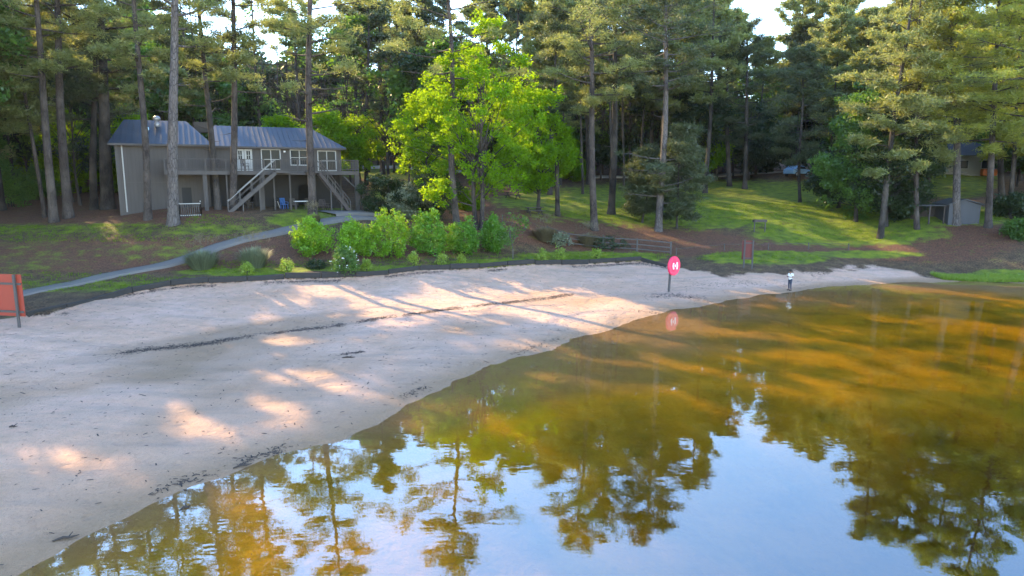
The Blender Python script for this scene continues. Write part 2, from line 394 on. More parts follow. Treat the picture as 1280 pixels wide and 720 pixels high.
def groundm():
    t = NT('ground_cover')
    at = t.n('Attribute', _attribute_name='zone'); sp = t.n('SeparateColor'); t.l(at.outputs['Color'], sp.inputs[0])
    sx = t.n('SeparateXYZ'); t.l(t.pos(), sx.inputs[0])
    n_big = t.noise(.22, 4); n_mid = t.noise(1.3, 6); n_f = t.noise(9, 5); n_vf = t.noise(38, 3)
    # sand
    s = t.ramp(n_big, [(.30, (.72, .42, .28)), (.5, (.76, .47, .34)), (.7, (.77, .50, .39))])
    near = t.n('MapRange'); near.inputs[1].default_value = 36; near.inputs[2].default_value = 22; t.l(t.math('ADD', sx.outputs[1], t.math('MULTIPLY', n_big, 14)), near.inputs[0])
    s = t.mix(t.math('MULTIPLY', near.outputs[0], .6), s, (.80, .43, .25))
    s = t.mix(t.math('MULTIPLY', t.fr(n_mid, .4, .7), .45), s, (.46, .31, .21))
    s = t.mix(t.math('MULTIPLY', t.fr(n_f, .55, .75), .35), s, (.30, .235, .19))
    s = t.mix(t.math('MULTIPLY', t.fr(n_vf, .60, .70), .5), s, (.20, .14, .10))
    mv = t.noise(.5, 5, stretch=(.35, 2.2, 1)); s = t.mix(t.math('MULTIPLY', t.fr(mv, .5, .68), .35), s, (.33, .26, .22))
    wet = t.n('MapRange'); wet.inputs[1].default_value = .02; wet.inputs[2].default_value = .15; wet.inputs[3].default_value = 1; wet.inputs[4].default_value = 0
    zz = t.math('ADD', sx.outputs[2], t.math('MULTIPLY', t.math('SUBTRACT', n_mid, .5), .07)); t.l(zz, wet.inputs[0])
    s = t.mix(t.math('MULTIPLY', wet.outputs[0], .7), s, (.30, .18, .085))
    # lake bed: iron-stained silt with algae patches
    b = t.ramp(t.noise(.35, 5, stretch=(1, 1, 1)), [(.33, (.30, .185, .004)), (.5, (.60, .315, .005)), (.68, (.82, .41, .007))])
    b = t.mix(t.math('MULTIPLY', t.fr(n_mid, .5, .75), .35), b, (.34, .27, .04))
    under = t.n('MapRange'); under.inputs[1].default_value = -.005; under.inputs[2].default_value = -.16; t.l(sx.outputs[2], under.inputs[0])
    s = t.mix(under.outputs[0], s, b)
    # grass
    g = t.ramp(n_mid, [(.3, (0.0853, 0.1211, .004)), (.5, (0.185, 0.2419, .004)), (.7, (0.313, 0.3558, .004))])
    g = t.mix(t.math('MULTIPLY', t.fr(n_f, .45, .7), .5), g, (.045, .06, .015))
    # dirt / leaf litter, straw
    d = t.ramp(t.math('ADD', t.math('MULTIPLY', n_f, .6), t.math('MULTIPLY', n_mid, .4)), [(.36, (0.0295, 0.0164, 0.0076)), (.46, (0.0835, 0.0454, 0.0185)), (.54, (0.1474, 0.0835, 0.0379)), (.64, (0.2359, 0.1498, 0.0758))])
    st = t.ramp(n_f, [(.3, (0.0607, 0.0228, 0.0136)), (.5, (0.1519, 0.0568, 0.0266)), (.72, (0.2583, 0.1139, 0.0532))])
    thr = t.fr(t.math('ADD', sp.outputs[2], t.math('ADD', t.math('MULTIPLY', t.math('SUBTRACT', n_mid, .5), 1.6), t.math('MULTIPLY', t.math('SUBTRACT', n_f, .5), 1.2))), .3, .7)
    c = t.mix(thr, d, st)
    thg = t.fr(t.math('ADD', sp.outputs[1], t.math('ADD', t.math('MULTIPLY', t.math('SUBTRACT', n_mid, .5), 1.9), t.math('MULTIPLY', t.math('SUBTRACT', n_f, .5), 1.5))), .22, .74)
    c = t.mix(thg, c, g)
    c = t.mix(t.math('MULTIPLY', t.fr(t.noise(2.6, 5), .5, .66), .4), c, (.035, .028, .018))
    c = t.mix(t.math('MULTIPLY', t.fr(n_vf, .6, .72), .5), c, (.24, .18, .10))
    ths = t.fr(t.math('ADD', sp.outputs[0], t.math('ADD', t.math('MULTIPLY', t.math('SUBTRACT', n_mid, .5), .6), t.math('MULTIPLY', t.math('SUBTRACT', n_f, .5), .9))), .38, .62)
    c = t.mix(ths, c, s)
    vo = t.n('TexVoronoi', Scale=1.9, _feature='SMOOTH_F1'); t.l(t.pos(), vo.inputs['Vector'])
    dent = t.math('MULTIPLY', t.fr(vo.outputs['Distance'], .05, .35), t.math('MULTIPLY', sp.outputs[0], .9))
    hgt = t.math('ADD', n_f, dent)
    hgt = t.math('ADD', hgt, t.math('ADD', t.math('MULTIPLY', n_mid, 1.5), t.math('MULTIPLY', n_vf, .5)))
    rg = t.math('SUBTRACT', .95, t.math('MULTIPLY', wet.outputs[0], .0))
    t.principled(c, .95, t.bump(hgt, 1.0, .17)); return t.m
M['ground'] = groundm()
dshore = e[Q].mean(1)
isbeach = (sand[Q].mean(1) > .5)
def sub(name, mask):
    q = Q[mask]; u, inv = np.unique(q, return_inverse=True)
    o = mesh_np(name, V[u], inv.reshape(q.shape), M['ground'], smooth=True)
    a = o.data.color_attributes.new('zone', 'FLOAT_COLOR', 'POINT'); a.data.foreach_set('color', zone[u].ravel())
    o['kind'] = 'structure'; return o
sub('beach', isbeach); sub('ground', ~isbeach)

# water: closed volume, its lower part lies under the bed
def waterm():
    t = NT('lake_water')
    fr = t.n('Fresnel', IOR=1.33)
    v = t.pos()
    n1 = t.noise(1.1, 3, stretch=(.6, 1.0, 1)); n2 = t.noise(.25, 2); n3 = t.noise(5, 2, stretch=(.6, 1, 1))
    h = t.math('ADD', t.math('MULTIPLY', n1, t.fr(n2, .35, .7)), t.math('MULTIPLY', n3, .06))
    bp = t.bump(h, .12, .06)
    tr = t.n('BsdfTransparent'); tr.inputs[0].default_value = (1, .93, .74, 1)
    gl = t.n('BsdfGlossy', Roughness=.0); gl.inputs[0].default_value = (.86, .94, 1, 1)
    t.l(bp, gl.inputs['Normal']); t.l(bp, fr.inputs['Normal'])
    mx = t.n('MixShader'); t.l(t.math('ADD', t.math('MULTIPLY', fr.outputs[0], .38), .17), mx.inputs[0]); t.l(tr.outputs[0], mx.inputs[1]); t.l(gl.outputs[0], mx.inputs[2])
    t.l(mx.outputs[0], t.out.inputs['Surface'])
    va = t.n('VolumeAbsorption', Density=.7); va.inputs[0].default_value = (.80, .78, .06, 1)
    t.l(va.outputs[0], t.out.inputs['Volume']); return t.m
M['water'] = waterm()
wt = MB().box((-380,-55,-7.5), (380,60,0)).build('water', M['water']); wt['kind'] = 'structure'

hm = bpy.data.materials.new('haze'); hm.use_nodes = True; ht = hm.node_tree; ht.nodes.clear()
hp = ht.nodes.new('ShaderNodeVolumePrincipled'); hp.inputs['Color'].default_value = (.78,.88,1,1); hp.inputs['Density'].default_value = .00008; hp.inputs['Anisotropy'].default_value = .35
ho = ht.nodes.new('ShaderNodeOutputMaterial'); ht.links.new(hp.outputs[0], ho.inputs['Volume'])
hb = MB().box((-430,-80,-9), (430,460,52)).build('haze', hm); hb['kind'] = 'stuff'
def ribbon(name, pts, width, mat, lift=.03, step=.4, jag=0):
    p = np.array([q[:2] for q in pts], float); L = np.r_[0, np.cumsum(np.hypot(*np.diff(p, axis=0).T))]
    n = max(3, int(L[-1]/step)); s = np.linspace(0, L[-1], n)
    # smooth
    x = np.interp(s, L, p[:,0]); y = np.interp(s, L, p[:,1])
    k = np.ones(7)/7; x = np.convolve(np.pad(x, 3, 'edge'), k, 'valid'); y = np.convolve(np.pad(y, 3, 'edge'), k, 'valid')
    dx, dy = np.gradient(x), np.gradient(y); l = np.hypot(dx, dy); nx_, ny_ = -dy/l, dx/l
    rows = []; m = 5
    for j in range(m):
        o = (j/(m-1)-.5)*width
        X, Y = x+nx_*o, y+ny_*o; rows.append(np.stack([X, Y, height(X, Y)], 1))
    zc = np.maximum.reduce([r[:,2] for r in rows])
    for r in rows: r[:,2] = .5*r[:,2]+.5*zc+lift
    low = [rows[0].copy(), rows[-1].copy()]
    for r in low: r[:,2] -= .25
    allr = [low[0]]+rows+[low[1]]
    VV = np.concatenate(allr); idx = np.arange(len(VV)).reshape(len(allr), n)
    FF = np.stack([idx[:-1,:-1], idx[:-1,1:], idx[1:,1:], idx[1:,:-1]], -1).reshape(-1, 4)
    o = mesh_np(name, VV, FF, mat); o['kind'] = 'structure'; return o
pth = [hit(*q) for q in [(-120,400),(20,370),(90,356),(160,341),(220,329),(270,309),(320,297),(365,287),(410,277),(450,272)]]+[P(475,270,63)]
ribbon('path', pth, 1.25, M['concrete'], .05)
ribbon('patio', [P(402,270,61),P(432,268,63),P(470,263,66)], 3.2, M['concrete'], .06)
ribbon('road', [(-150,118),(-60,113),(-18,109),(8,112),(60,118),(140,120)], 5, plain('pale_gravel', (.5,.46,.42), .9, .15, 1, .2), .05, 1.5)
# EOF-PART1

# ------------------------------------------------------------------ the two-storey building on the slope
A = P(150, 262, 60); B = P(425, 262, 68); A.z = B.z = 0
BA = math.atan2(B.y-A.y, B.x-A.x); ex = Vector((math.cos(BA), math.sin(BA), 0)); ey = Vector((-math.sin(BA), math.cos(BA), 0)); BZ = 4.6
def lx(px, dy):
    k = (px-640)/F*CP; q = A+ey*dy
    return (k*q.y-q.x)/(ex.x-k*ex.y)
def lz(z): return z-BZ
bld = empty('grey_house', (A.x, A.y, BZ), BA, label='long two-storey grey house with blue metal roof, wooden deck and outside stairs', cat='house')
W1, W2 = lx(262, 0), lx(428, 0); EAVE = 10.9; DK = 8.6; DEEP = 8.6
mb = MB(); mb.box((0,0,lz(3.8)), (W1,DEEP,lz(EAVE))); mb.build('wall', M['wall'], bld)
# right wing: upper wall with window openings, lower wall set back under the deck
ops = [(lx(297,.3), lx(317,.3), DK+.02, DK+2.0), (lx(329,.3), lx(351,.3), DK+.22, DK+1.95), (lx(365,.3), lx(386,.3), DK+.62, DK+1.95), (lx(399,.3), lx(420,.3), DK+.1, DK+1.9)]
mb = MB(); x = W1+.003
for a, b_, z0, z1 in ops:
    mb.box((x,.3,lz(DK-.35)), (a,.5,lz(EAVE))); mb.box((a,.3,lz(z1)), (b_,.5,lz(EAVE))); mb.box((a,.3,lz(DK-.35)), (b_,.5,lz(z0))); x = b_
mb.box((x,.3,lz(DK-.35)), (W2,.5,lz(EAVE)))
mb.box((W2-.2,.5,lz(3.8)), (W2,DEEP,lz(EAVE))); mb.box((W1+.003,DEEP-.2,lz(3.8)), (W2-.2,DEEP,lz(EAVE)))
mb.build('wall', M['wall'], bld)
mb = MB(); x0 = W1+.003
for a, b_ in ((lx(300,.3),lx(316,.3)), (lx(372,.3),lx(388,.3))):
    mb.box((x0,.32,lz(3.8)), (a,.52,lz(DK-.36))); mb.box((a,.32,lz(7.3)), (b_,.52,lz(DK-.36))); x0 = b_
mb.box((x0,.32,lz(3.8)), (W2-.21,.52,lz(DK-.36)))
mb.build('lower_wall', M['wall_shaded'], bld)
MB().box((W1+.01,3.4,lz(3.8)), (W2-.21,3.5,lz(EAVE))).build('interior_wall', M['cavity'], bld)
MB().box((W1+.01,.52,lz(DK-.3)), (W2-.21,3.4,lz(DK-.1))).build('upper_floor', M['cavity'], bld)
# roofs: left wing and right wing, each a hipped slab with thickness
def hip(x0, x1, y0, y1, ze, zr, hl, hr, name, over=.45, th=.14):
    ym = (y0+y1)/2; a0, a1, b0, b1 = x0-over, x1+over, y0-over, y1+over
    def shell(d): return [(a0,b0,ze-d),(a1,b0,ze-d),(a1,b1,ze-d),(a0,b1,ze-d),(x0+hl,ym,zr-d),(x1-hr,ym,zr-d)]
    m = MB(); m.v = shell(0)+shell(th)
    top = [(0,1,5,4),(2,3,4,5),(1,2,5),(3,0,4)]
    m.f = top+[tuple(i+6 for i in q)[::-1] for q in top]+[(0,6,7,1),(1,7,8,2),(2,8,9,3),(3,9,6,0)]
    r = m.build(name, M['roof'], bld)
    # standing seams on the front slope
    s = MB(); n = int((a1-a0)/.45)
    for i in range(1, n):
        xx = a0+(a1-a0)*i/n; t = 1.0
        if hl > 0 and xx < x0+hl: t = (xx-a0)/(x0+hl-a0)
        if hr > 0 and xx > x1-hr: t = min(t, (a1-xx)/(a1-x1+hr))
        if t < .08: continue
        s.bar((xx,b0,ze+.015), (xx, b0+(ym-b0)*t, ze+(zr-ze)*t+.015), .03, .05)
    s.build('roof_seam', M['roof'], r); return r
r1 = hip(0, W1, 0, DEEP, lz(EAVE)+.02, lz(13.25), .6, 1.6, 'roof')
r2 = hip(W1+.5, W2, .3, DEEP, lz(EAVE)-.06, lz(12.95), .3, 2.2, 'roof')
g = MB().box((-.45,-.56,lz(EAVE)-.17), (W1+.45,-.45,lz(EAVE)-.02)); g.build('gutter', M['wood_grey'], bld)
g = MB().box((W1+.46,-.26,lz(EAVE)-.24), (W2+.45,-.15,lz(EAVE)-.10)); g.build('gutter', M['wood_grey'], bld)
MB().tube([(.55,-.07,lz(EAVE)-.1),(.55,-.07,lz(5.0))], .06, 6).build('downspout', M['trim'], bld)
MB().box((.0,-.02,lz(5)), (.22,-.003,lz(EAVE)-.1)).build('corner_board', M['wood_grey'], bld)
MB().box((.3,-.012,lz(7.55)), (lx(212,0),-.003,lz(7.62))).build('siding_band', M['wood_grey'], bld)
# turbine vent, small vent, cupola
vx = lx(202, 3.4)
c = MB().lathe((vx,3.1,lz(12.55)), [(.24,0),(.24,.35),(.14,.45),(.14,.55),(.30,.62),(.34,.8),(.25,.95),(.08,1.02)], 14).build('turbine_vent', M['metal_light'], r1, smooth=True)
MB().box((lx(187,2.6)-.3,2.2,lz(12.1)), (lx(187,2.6)+.3,2.7,lz(12.5))).build('roof_vent', M['car_blue'], r1, bevel=.04)
MB().box((lx(256,6)-.7,5.2,lz(12.3)), (lx(256,6)+.7,6.2,lz(13.3))).build('cupola', M['wall'], r2, bevel=.03)
# windows and doors
def window(x0, x1, z0, z1, cols, rows, y=.3, name='window'):
    f = MB(); t = .09
    f.box((x0-t,y-.05,z0-t),(x0,y+.1,z1+t)); f.box((x1,y-.05,z0-t),(x1+t,y+.1,z1+t)); f.box((x0,y-.05,z1),(x1,y+.1,z1+t)); f.box((x0,y-.06,z0-t),(x1,y+.1,z0))
    o = f.build(name, M['trim'], bld)
    m = MB()
    for i in range(1, cols): xx = x0+(x1-x0)*i/cols; m.box((xx-.035,y-.02,z0),(xx+.035,y+.06,z1))
    for j in range(1, rows): zz = z0+(z1-z0)*j/rows; m.box((x0,y-.012,zz-.025),(x1,y+.052,zz+.025))
    m.build('glazing_bar', M['trim'], o)
    MB().box((x0,y+.065,z0),(x1,y+.09,z1)).build('pane', M['glass'], o)
    return o
for a, b_, z0, z1 in ops[1:]: window(a, b_, lz(z0), lz(z1), 2, 2)
a, b_, z0, z1 = ops[0]; mid = (a+b_)/2
for d0, d1 in ((a, mid-.02), (mid+.02, b_)):
    d = MB(); zz0, zz1 = lz(z0), lz(z1); wz0 = zz0+1.05
    d.box((d0,.32,zz0),(d1,.38,wz0)); d.box((d0,.32,zz1-.15),(d1,.38,zz1)); d.box((d0,.32,wz0),(d0+.18,.38,zz1-.15)); d.box((d1-.18,.32,wz0),(d1,.38,zz1-.15))
    dm = (d0+d1)/2; d.box((dm-.02,.325,wz0),(dm+.02,.375,zz1-.15)); d.box((d0+.18,.325,wz0+.36),(d1-.18,.375,wz0+.4))
    o = d.build('door', M['trim'], bld); MB().box((d0+.18,.345,wz0),(d1-.18,.36,zz1-.15)).build('pane', M['glass'], o)
    MB().box((d1-.13 if d0 == a else d0+.08,.27,zz0+.95),(d1-.08 if d0 == a else d0+.13,.32,zz0+1.05)).build('handle', M['metal_light'], o)
MB().box((lx(357,.3)-.1,.14,lz(DK+1.75)),(lx(357,.3)+.1,.3,lz(DK+1.92))).build('wall_lamp', M['metal_light'], bld, bevel=.02)
MB().box((lx(226,0),-.02,lz(5.0)),(lx(238,0),-.004,lz(7.1))).build('dark_opening', M['cavity'], bld)  # flat dark panel, gloom of the under-deck opening painted into its colour
# deck
DY = -3.0
dx0, dx1 = lx(206, DY), lx(449, DY)
deck = MB().box((dx0,DY,lz(DK)-.06),(W1,-.003,lz(DK))).box((W1+.003,DY,lz(DK)-.06),(dx1,.297,lz(DK))).build('deck', M['wood_grey'], bld)
bm_ = MB().box((dx0,DY+.0,lz(DK)-.36),(dx1,DY+.12,lz(DK)-.063)).box((dx0,DY+.121,lz(DK)-.33),(dx0+.1,-.01,lz(DK)-.063))
xx = dx0+1.0
while xx < dx1: bm_.box((xx,DY+.125,lz(DK)-.30),(xx+.06,-.01,lz(DK)-.064)); xx += .8
bm_.build('deck_beam', M['wood_grey'], deck)
for px, wd in ((256,.34),(283,.12),(327,.34),(342,.12),(362,.12),(390,.2),(446,.42)):
    cx = lx(px, DY+.2); MB().box((cx-wd/2,DY+.13,lz(3.9)),(cx+wd/2,DY+.13+min(wd,.3),lz(DK)-.365)).build('column', M['wall'] if wd > .3 else M['wood_grey'], deck)
MB().bar((lx(430,DY+.2),DY+.25,lz(DK)-.5),(lx(443,DY+.2),DY+.25,lz(DK)-1.5),.1,.1).bar((lx(446,DY+.2)+.1,DY-.2,lz(6.9)),(lx(446,DY+.2)+.9,DY-.3,lz(5.4)),.08,.16).build('brace', M['wood_grey'], deck)
def railing(p0, p1, name='railing', mat='wood_grey', h=1.0, gap=.14, post=1.6, par=deck):
    p0, p1 = Vector(p0), Vector(p1); L = (p1-p0).length; m = MB(); up = Vector((0,0,1))
    n = max(1, round(L/post))
    for i in range(n+1): q = p0.lerp(p1, i/n); m.bar(q, q+up*(h+.03), .09, .09)
    m.bar(p0+up*h, p1+up*h, .1, .05); m.bar(p0+up*.12, p1+up*.12, .05, .05)
    k = int(L/gap)
    for i in range(1, k): q = p0.lerp(p1, i/k); m.bar(q+up*.14, q+up*(h-.03), .022, .022)
    return m.build(name, M[mat], par)
zd = lz(DK)
s1t, s2t = lx(343,DY), lx(397,DY)
railing((dx0+.05,DY+.05,zd),(lx(331,DY),DY+.05,zd)); railing((dx0+.05,DY+.1,zd),(dx0+.05,-.1,zd))
railing((s1t+.6,DY+.05,zd),(lx(394,DY),DY+.05,zd),gap=.17); railing((lx(403,DY),DY+.05,zd),(dx1-.05,DY+.05,zd)); railing((dx1-.05,DY+.1,zd),(dx1-.05,.2,zd))
# stairs in front of the deck
def stair(xt, xb, zb, y0, y1, railmat, riser_mat):
    n = 15; m = MB()
    for i in range(n):
        t0, t1 = i/n, (i+1)/n; xa, xb_ = xt+(xb-xt)*t0, xt+(xb-xt)*t1; z = zd-(zd-zb)*(i+1)/n
        m.box((min(xa,xb_)-.03,y0+.06,z-.045),(max(xa,xb_),y1-.06,z))
    s = m.build('staircase', M[riser_mat], bld)
    st = MB()
    for y in (y0, y1): st.bar((xt,y,zd-.22),(xb,y,zb-.1),.06,.3)
    st.build('stringer', M[riser_mat], s)
    up = Vector((0,0,1))
    for y in (y0-.04, y1+.04):
        a, b_ = Vector((xt,y,zd)), Vector((xb,y,zb)); h = MB()
        h.bar(a+up*.95, b_+up*.95, .07, .06); h.build('handrail', M[railmat], s)
        h = MB(); h.bar(a+up*.5, b_+up*.5, .04, .04)
        for i in range(5): q = a.lerp(b_, i/4); h.bar(q-up*.1, q+up*.93, .07, .07)
        h.build('rail_post', M['wood_grey'], s)
    for t, y in ((.35,y0+.1),(.7,y0+.1)):
        q = Vector((xt+(xb-xt)*t, y, zd-(zd-zb)*t-.3)); MB().bar(q, (q.x,q.y,-.9), .1, .1).build('stair_post', M['wood_grey'], s)
    return s
stair(s1t, lx(283,DY-1.4), lz(5.0), DY-1.35, DY-.15, 'rail_pale', 'wood_grey')
stair(s2t, lx(437,DY-1.4), lz(4.9), DY-1.35, DY-.15, 'wood_dark', 'wood_dark')
MB().box((s1t-.02,DY-1.4,zd-.2),(s1t+1.2,DY-.003,zd-.003)).build('landing', M['wood_grey'], bld)
MB().box((s2t-1.1,DY-1.4,zd-.2),(s2t+.02,DY-.003,zd-.003)).build('landing', M['wood_grey'], bld)
def bw(x, y, z): q = A+ex*x+ey*y; return Vector((q.x, q.y, z))
# furniture on and below the deck
def chair(loc, rz, mat, label, group='chairs round the grey house'):
    c = empty('patio_chair', loc, rz, label=label, cat='chair', group=group)
    MB().box((-.26,-.26,.40),(.26,.26,.45)).build('seat', mat, c, bevel=.01)
    b2 = MB(); b2.bar((-.22,.25,.45),(-.22,.36,1.0),.05,.04); b2.bar((.22,.25,.45),(.22,.36,1.0),.05,.04)
    for k in range(5): b2.bar((-.2+.1*k,.26,.47),(-.2+.1*k,.355,.97),.06,.02)
    b2.bar((-.24,.36,.98),(.24,.36,.98),.05,.06); b2.build('backrest', mat, c)
    for sx in (-1,1):
        for sy in (-1,1): MB().bar((sx*.23,sy*.23,0),(sx*.22,sy*.22,.4),.045,.045).build('leg', mat, c)
        MB().bar((sx*.27,-.24,.64),(sx*.27,.28,.66),.06,.03).bar((sx*.27,-.22,.42),(sx*.27,-.22,.63),.04,.04).build('armrest', mat, c)
    return c
for i, px in enumerate((262,271,279,307)):
    q = lx(px, DY+1.2); chair(bw(q, DY+1.2, DK+.002), BA+(0.2,-.3,.1,.5)[i], M['wood_dark'],
      ('dark slatted chair on the deck, first right of the tan column','dark slatted chair on the deck, middle of the three left of the white doors','dark slatted chair on the deck behind the leaning pine trunk','dark slatted chair on the deck in front of the white doors')[i])
def table(loc, rz, mtop, label, l=1.5, w_=.8, name='patio_table', mleg='wood_grey', cat='table'):
    c = empty(name, loc, rz, label=label, cat=cat)
    MB().box((-l/2,-w_/2,.72),(l/2,w_/2,.77)).build('table_top', mtop, c, bevel=.01)
    for sx in (-1,1):
        for sy in (-1,1): MB().bar((sx*(l/2-.1),sy*(w_/2-.1),0),(sx*(l/2-.1),sy*(w_/2-.1),.72),.06,.06).build('leg', M[mleg], c)
    return c
def on_ground(x, y): q = bw(x, y, 0); q.z = gz(q.x, q.y); return q
table(on_ground(lx(376,DY), DY+.4), BA, M['white_p'], 'white topped table under the deck beside the tall pine trunk', 1.3, .9)
chair(on_ground(lx(355,DY), DY+.9), BA+.4, M['blue_plastic'], 'blue chair under the deck between two thin posts')
chair(on_ground(lx(366,DY), DY+.5), BA+2.7, M['wood_grey'], 'grey chair at the left end of the white topped table')
chair(on_ground(lx(400,DY-1), DY-.6), BA-.5, M['wood_dark'], 'dark chair on the patio just right of the tall pine trunk')
chair(on_ground(lx(408,DY-1), DY-.9), BA+.9, M['wood_dark'], 'dark chair on the patio under the dark stairs')
table(on_ground(lx(303,DY), DY+1.2), BA+.1, M['wood_grey'], 'grey table in the shade under the deck left of the stair foot', 1.2, .7)
chair(on_ground(lx(310,DY), DY+.6), BA+1.9, M['wood_grey'], 'grey chair in the shade beside the table left of the stairs')
chair(on_ground(lx(385,DY), DY+1.3), BA-.2, M['wood_dark'], 'dark chair under the deck behind the white topped table')
gr = empty('barbecue_grill', on_ground(lx(346,DY), DY+1.6), BA, label='black kettle grill under the deck left of the blue chair', cat='grill')
MB().lathe((0,0,.62), [(.06,0),(.24,.08),(.29,.2),(.28,.24),(.2,.36),(.05,.42)], 16).build('bowl', M['rubber'], gr, smooth=True)
for k_ in range(3): MB().bar((.12*math.cos(k_*2.1),.12*math.sin(k_*2.1),.66),(.3*math.cos(k_*2.1),.3*math.sin(k_*2.1),0),.03,.03).build('leg', M['metal_light'], gr)
# picket screen left of the deck
ps = empty('picket_screen', (0,0,0), 0, label='low grey picket screen with pale top rail on the grass before the house', cat='fence')
q0, q1 = P(225,272,57.2), P(252,273,58.2)
for (x0,y0),(x1,y1) in (((q0.x,q0.y),(q1.x,q1.y)),((q0.x,q0.y),(q0.x-.6,q0.y+1.3)),((q1.x,q1.y),(q1.x-.6,q1.y+1.3))):
    n = int(math.hypot(x1-x0,y1-y0)/.16); z0 = gz(x0, y0)
    m = MB()
    for i in range(n+1):
        t = i/n; a, b_ = x0+(x1-x0)*t, y0+(y1-y0)*t; m.box((a-.04,b_-.012,z0-.1),(a+.04,b_+.012,z0+1.15))
    m.build('pickets', M['wood_grey'], ps)
    MB().bar((x0,y0-.03,z0+1.17),(x1,y1-.03,z0+1.17),.07,.07).bar((x0,y0+.03,z0+.2),(x1,y1+.03,z0+.2),.04,.07).build('rail', M['trim'], ps)

# ------------------------------------------------------------------ beach signs, life ring, person
# orange-red board at the left edge, seen from behind
bd = empty('beach_board', (0,0,0), 0, label='orange-red board on grey posts at the left end of the beach, seen from behind', cat='sign')
y1 = 33.5; p1 = G(25,405,.9); p1 = P(25,405,p1.y)
rt = Vector((math.cos(R(-12)), math.sin(R(-12)), 0)); zb = gz(p1.x, p1.y)
def along(s, z, dy=0): q = p1+rt*s; return (q.x-rt.y*dy, q.y+rt.x*dy, zb+z)
sc_ = p1.y/F
top = (405-337)*sc_; bot = (405-391)*sc_; wR = 8*sc_; wL = -2.6
k = [along(wL,bot,.05), along(wR,bot,.05), along(wR,top,.05), along(wL,top,.05)]
MB().poly(k, (rt.y*-.03, rt.x*.03, 0)).build('panel', M['orange_red'], bd)
for s in (0, -2.0): MB().bar(along(s,-.3,-.05), along(s,top,-.05), .11, .09).build('post', M['wood_grey'], bd)
for z in (top-12*sc_, (405-385)*sc_): MB().bar(along(wL,z,.0), along(wR,z,.0), .05, .1).build('rail', M['wood_grey'], bd)
# life ring station
q = G(836,361,.35); q = P(836,361,q.y); z = gz(q.x,q.y); s_ = q.y/F
lr = empty('life_ring_post', (q.x,q.y,z), R(38), label='bright pink-red round life ring case with white marks on a grey post', cat='life ring')
MB().bar((0,0,-.4),(.12,0,43*s_+.02),.13,.11).build('post', M['wood_grey'], lr)
rad = 12.3*s_; cz = 33*s_
def disc(name, prof, mat, y0, seg=40, par=lr):
    m = MB(); k = 0
    for r, yy in prof:
        for j in range(seg): t = 2*math.pi*j/seg; m.v.append((.28+r*math.cos(t)*.92, y0+yy, cz+r*math.sin(t)))
    for i in range(len(prof)-1):
        for j in range(seg): m.f.append((i*seg+j, i*seg+(j+1)%seg, (i+1)*seg+(j+1)%seg, (i+1)*seg+j))
    m.f.append(tuple(range(seg))); m.f.append(tuple((len(prof)-1)*seg+j for j in range(seg))); return m.build(name, mat, par, smooth=False)
dsc = disc('ring_case', [(rad*.93,.0),(rad,-.03),(rad,-.13),(rad*.94,-.17),(rad*.55,-.16),(rad*.5,-.20)], M['pink_red'], -.06)
def mark(pts):
    m = MB(); m.poly([(.28+a*rad,-.268,cz+b*rad) for a, b in pts], (0,.015,0)); return m
m = MB()
for pts in ([(-.36,.34),(-.18,.3),(-.22,.1),(-.2,-.12),(-.16,-.28),(-.34,-.32),(-.42,0)], [(.16,.36),(.34,.38),(.42,0),(.36,-.36),(.18,-.34),(.24,0)], [(-.1,.12),(.06,.16),(.1,-.06),(-.04,-.1)]):
    m.poly([(.28+a*rad,-.272,cz+b*rad) for a, b in pts], (0,.012,0))
m.build('emblem', M['white_p'], dsc)
# dark red notice board on two posts
q = hit(935,336); z = gz(q.x,q.y); s_ = q.y/F
nb = empty('notice_board', (q.x,q.y,z), R(-12), label='dark red notice board between two grey posts at the grass edge', cat='sign')
for sx in (-5.5*s_, 4.5*s_): MB().bar((sx,-.06,-.3),(sx,-.06,36*s_),.12,.1).build('post', M['wood_grey'], nb)
MB().box((-8.5*s_,-.002,11*s_),(3.9*s_,.05,35*s_)).build('panel', M['red_brown'], nb)
MB().box((-5*s_,-.05,12*s_),(4*s_,-.01,13.5*s_)).box((-5*s_,-.05,31*s_),(4*s_,-.01,32.5*s_)).build('rail', M['wood_grey'], nb)
# little wooden bench/frame on the slope
q = hit(949,290); z = gz(q.x,q.y); s_ = q.y/F
fb = empty('wooden_bench', (q.x,q.y,z), R(5), label='small wooden frame stand with dark top board on the slope above the notice board', cat='bench')
MB().box((-8*s_,-.25,12*s_),(8*s_,.25,15*s_)).build('top_board', M['wood_dark'], fb)
for sx in (-7.2*s_, 6.6*s_): MB().bar((sx,-.1,-.2),(sx,-.1,12*s_),.09,.09).build('leg', M['wood_grey'], fb)
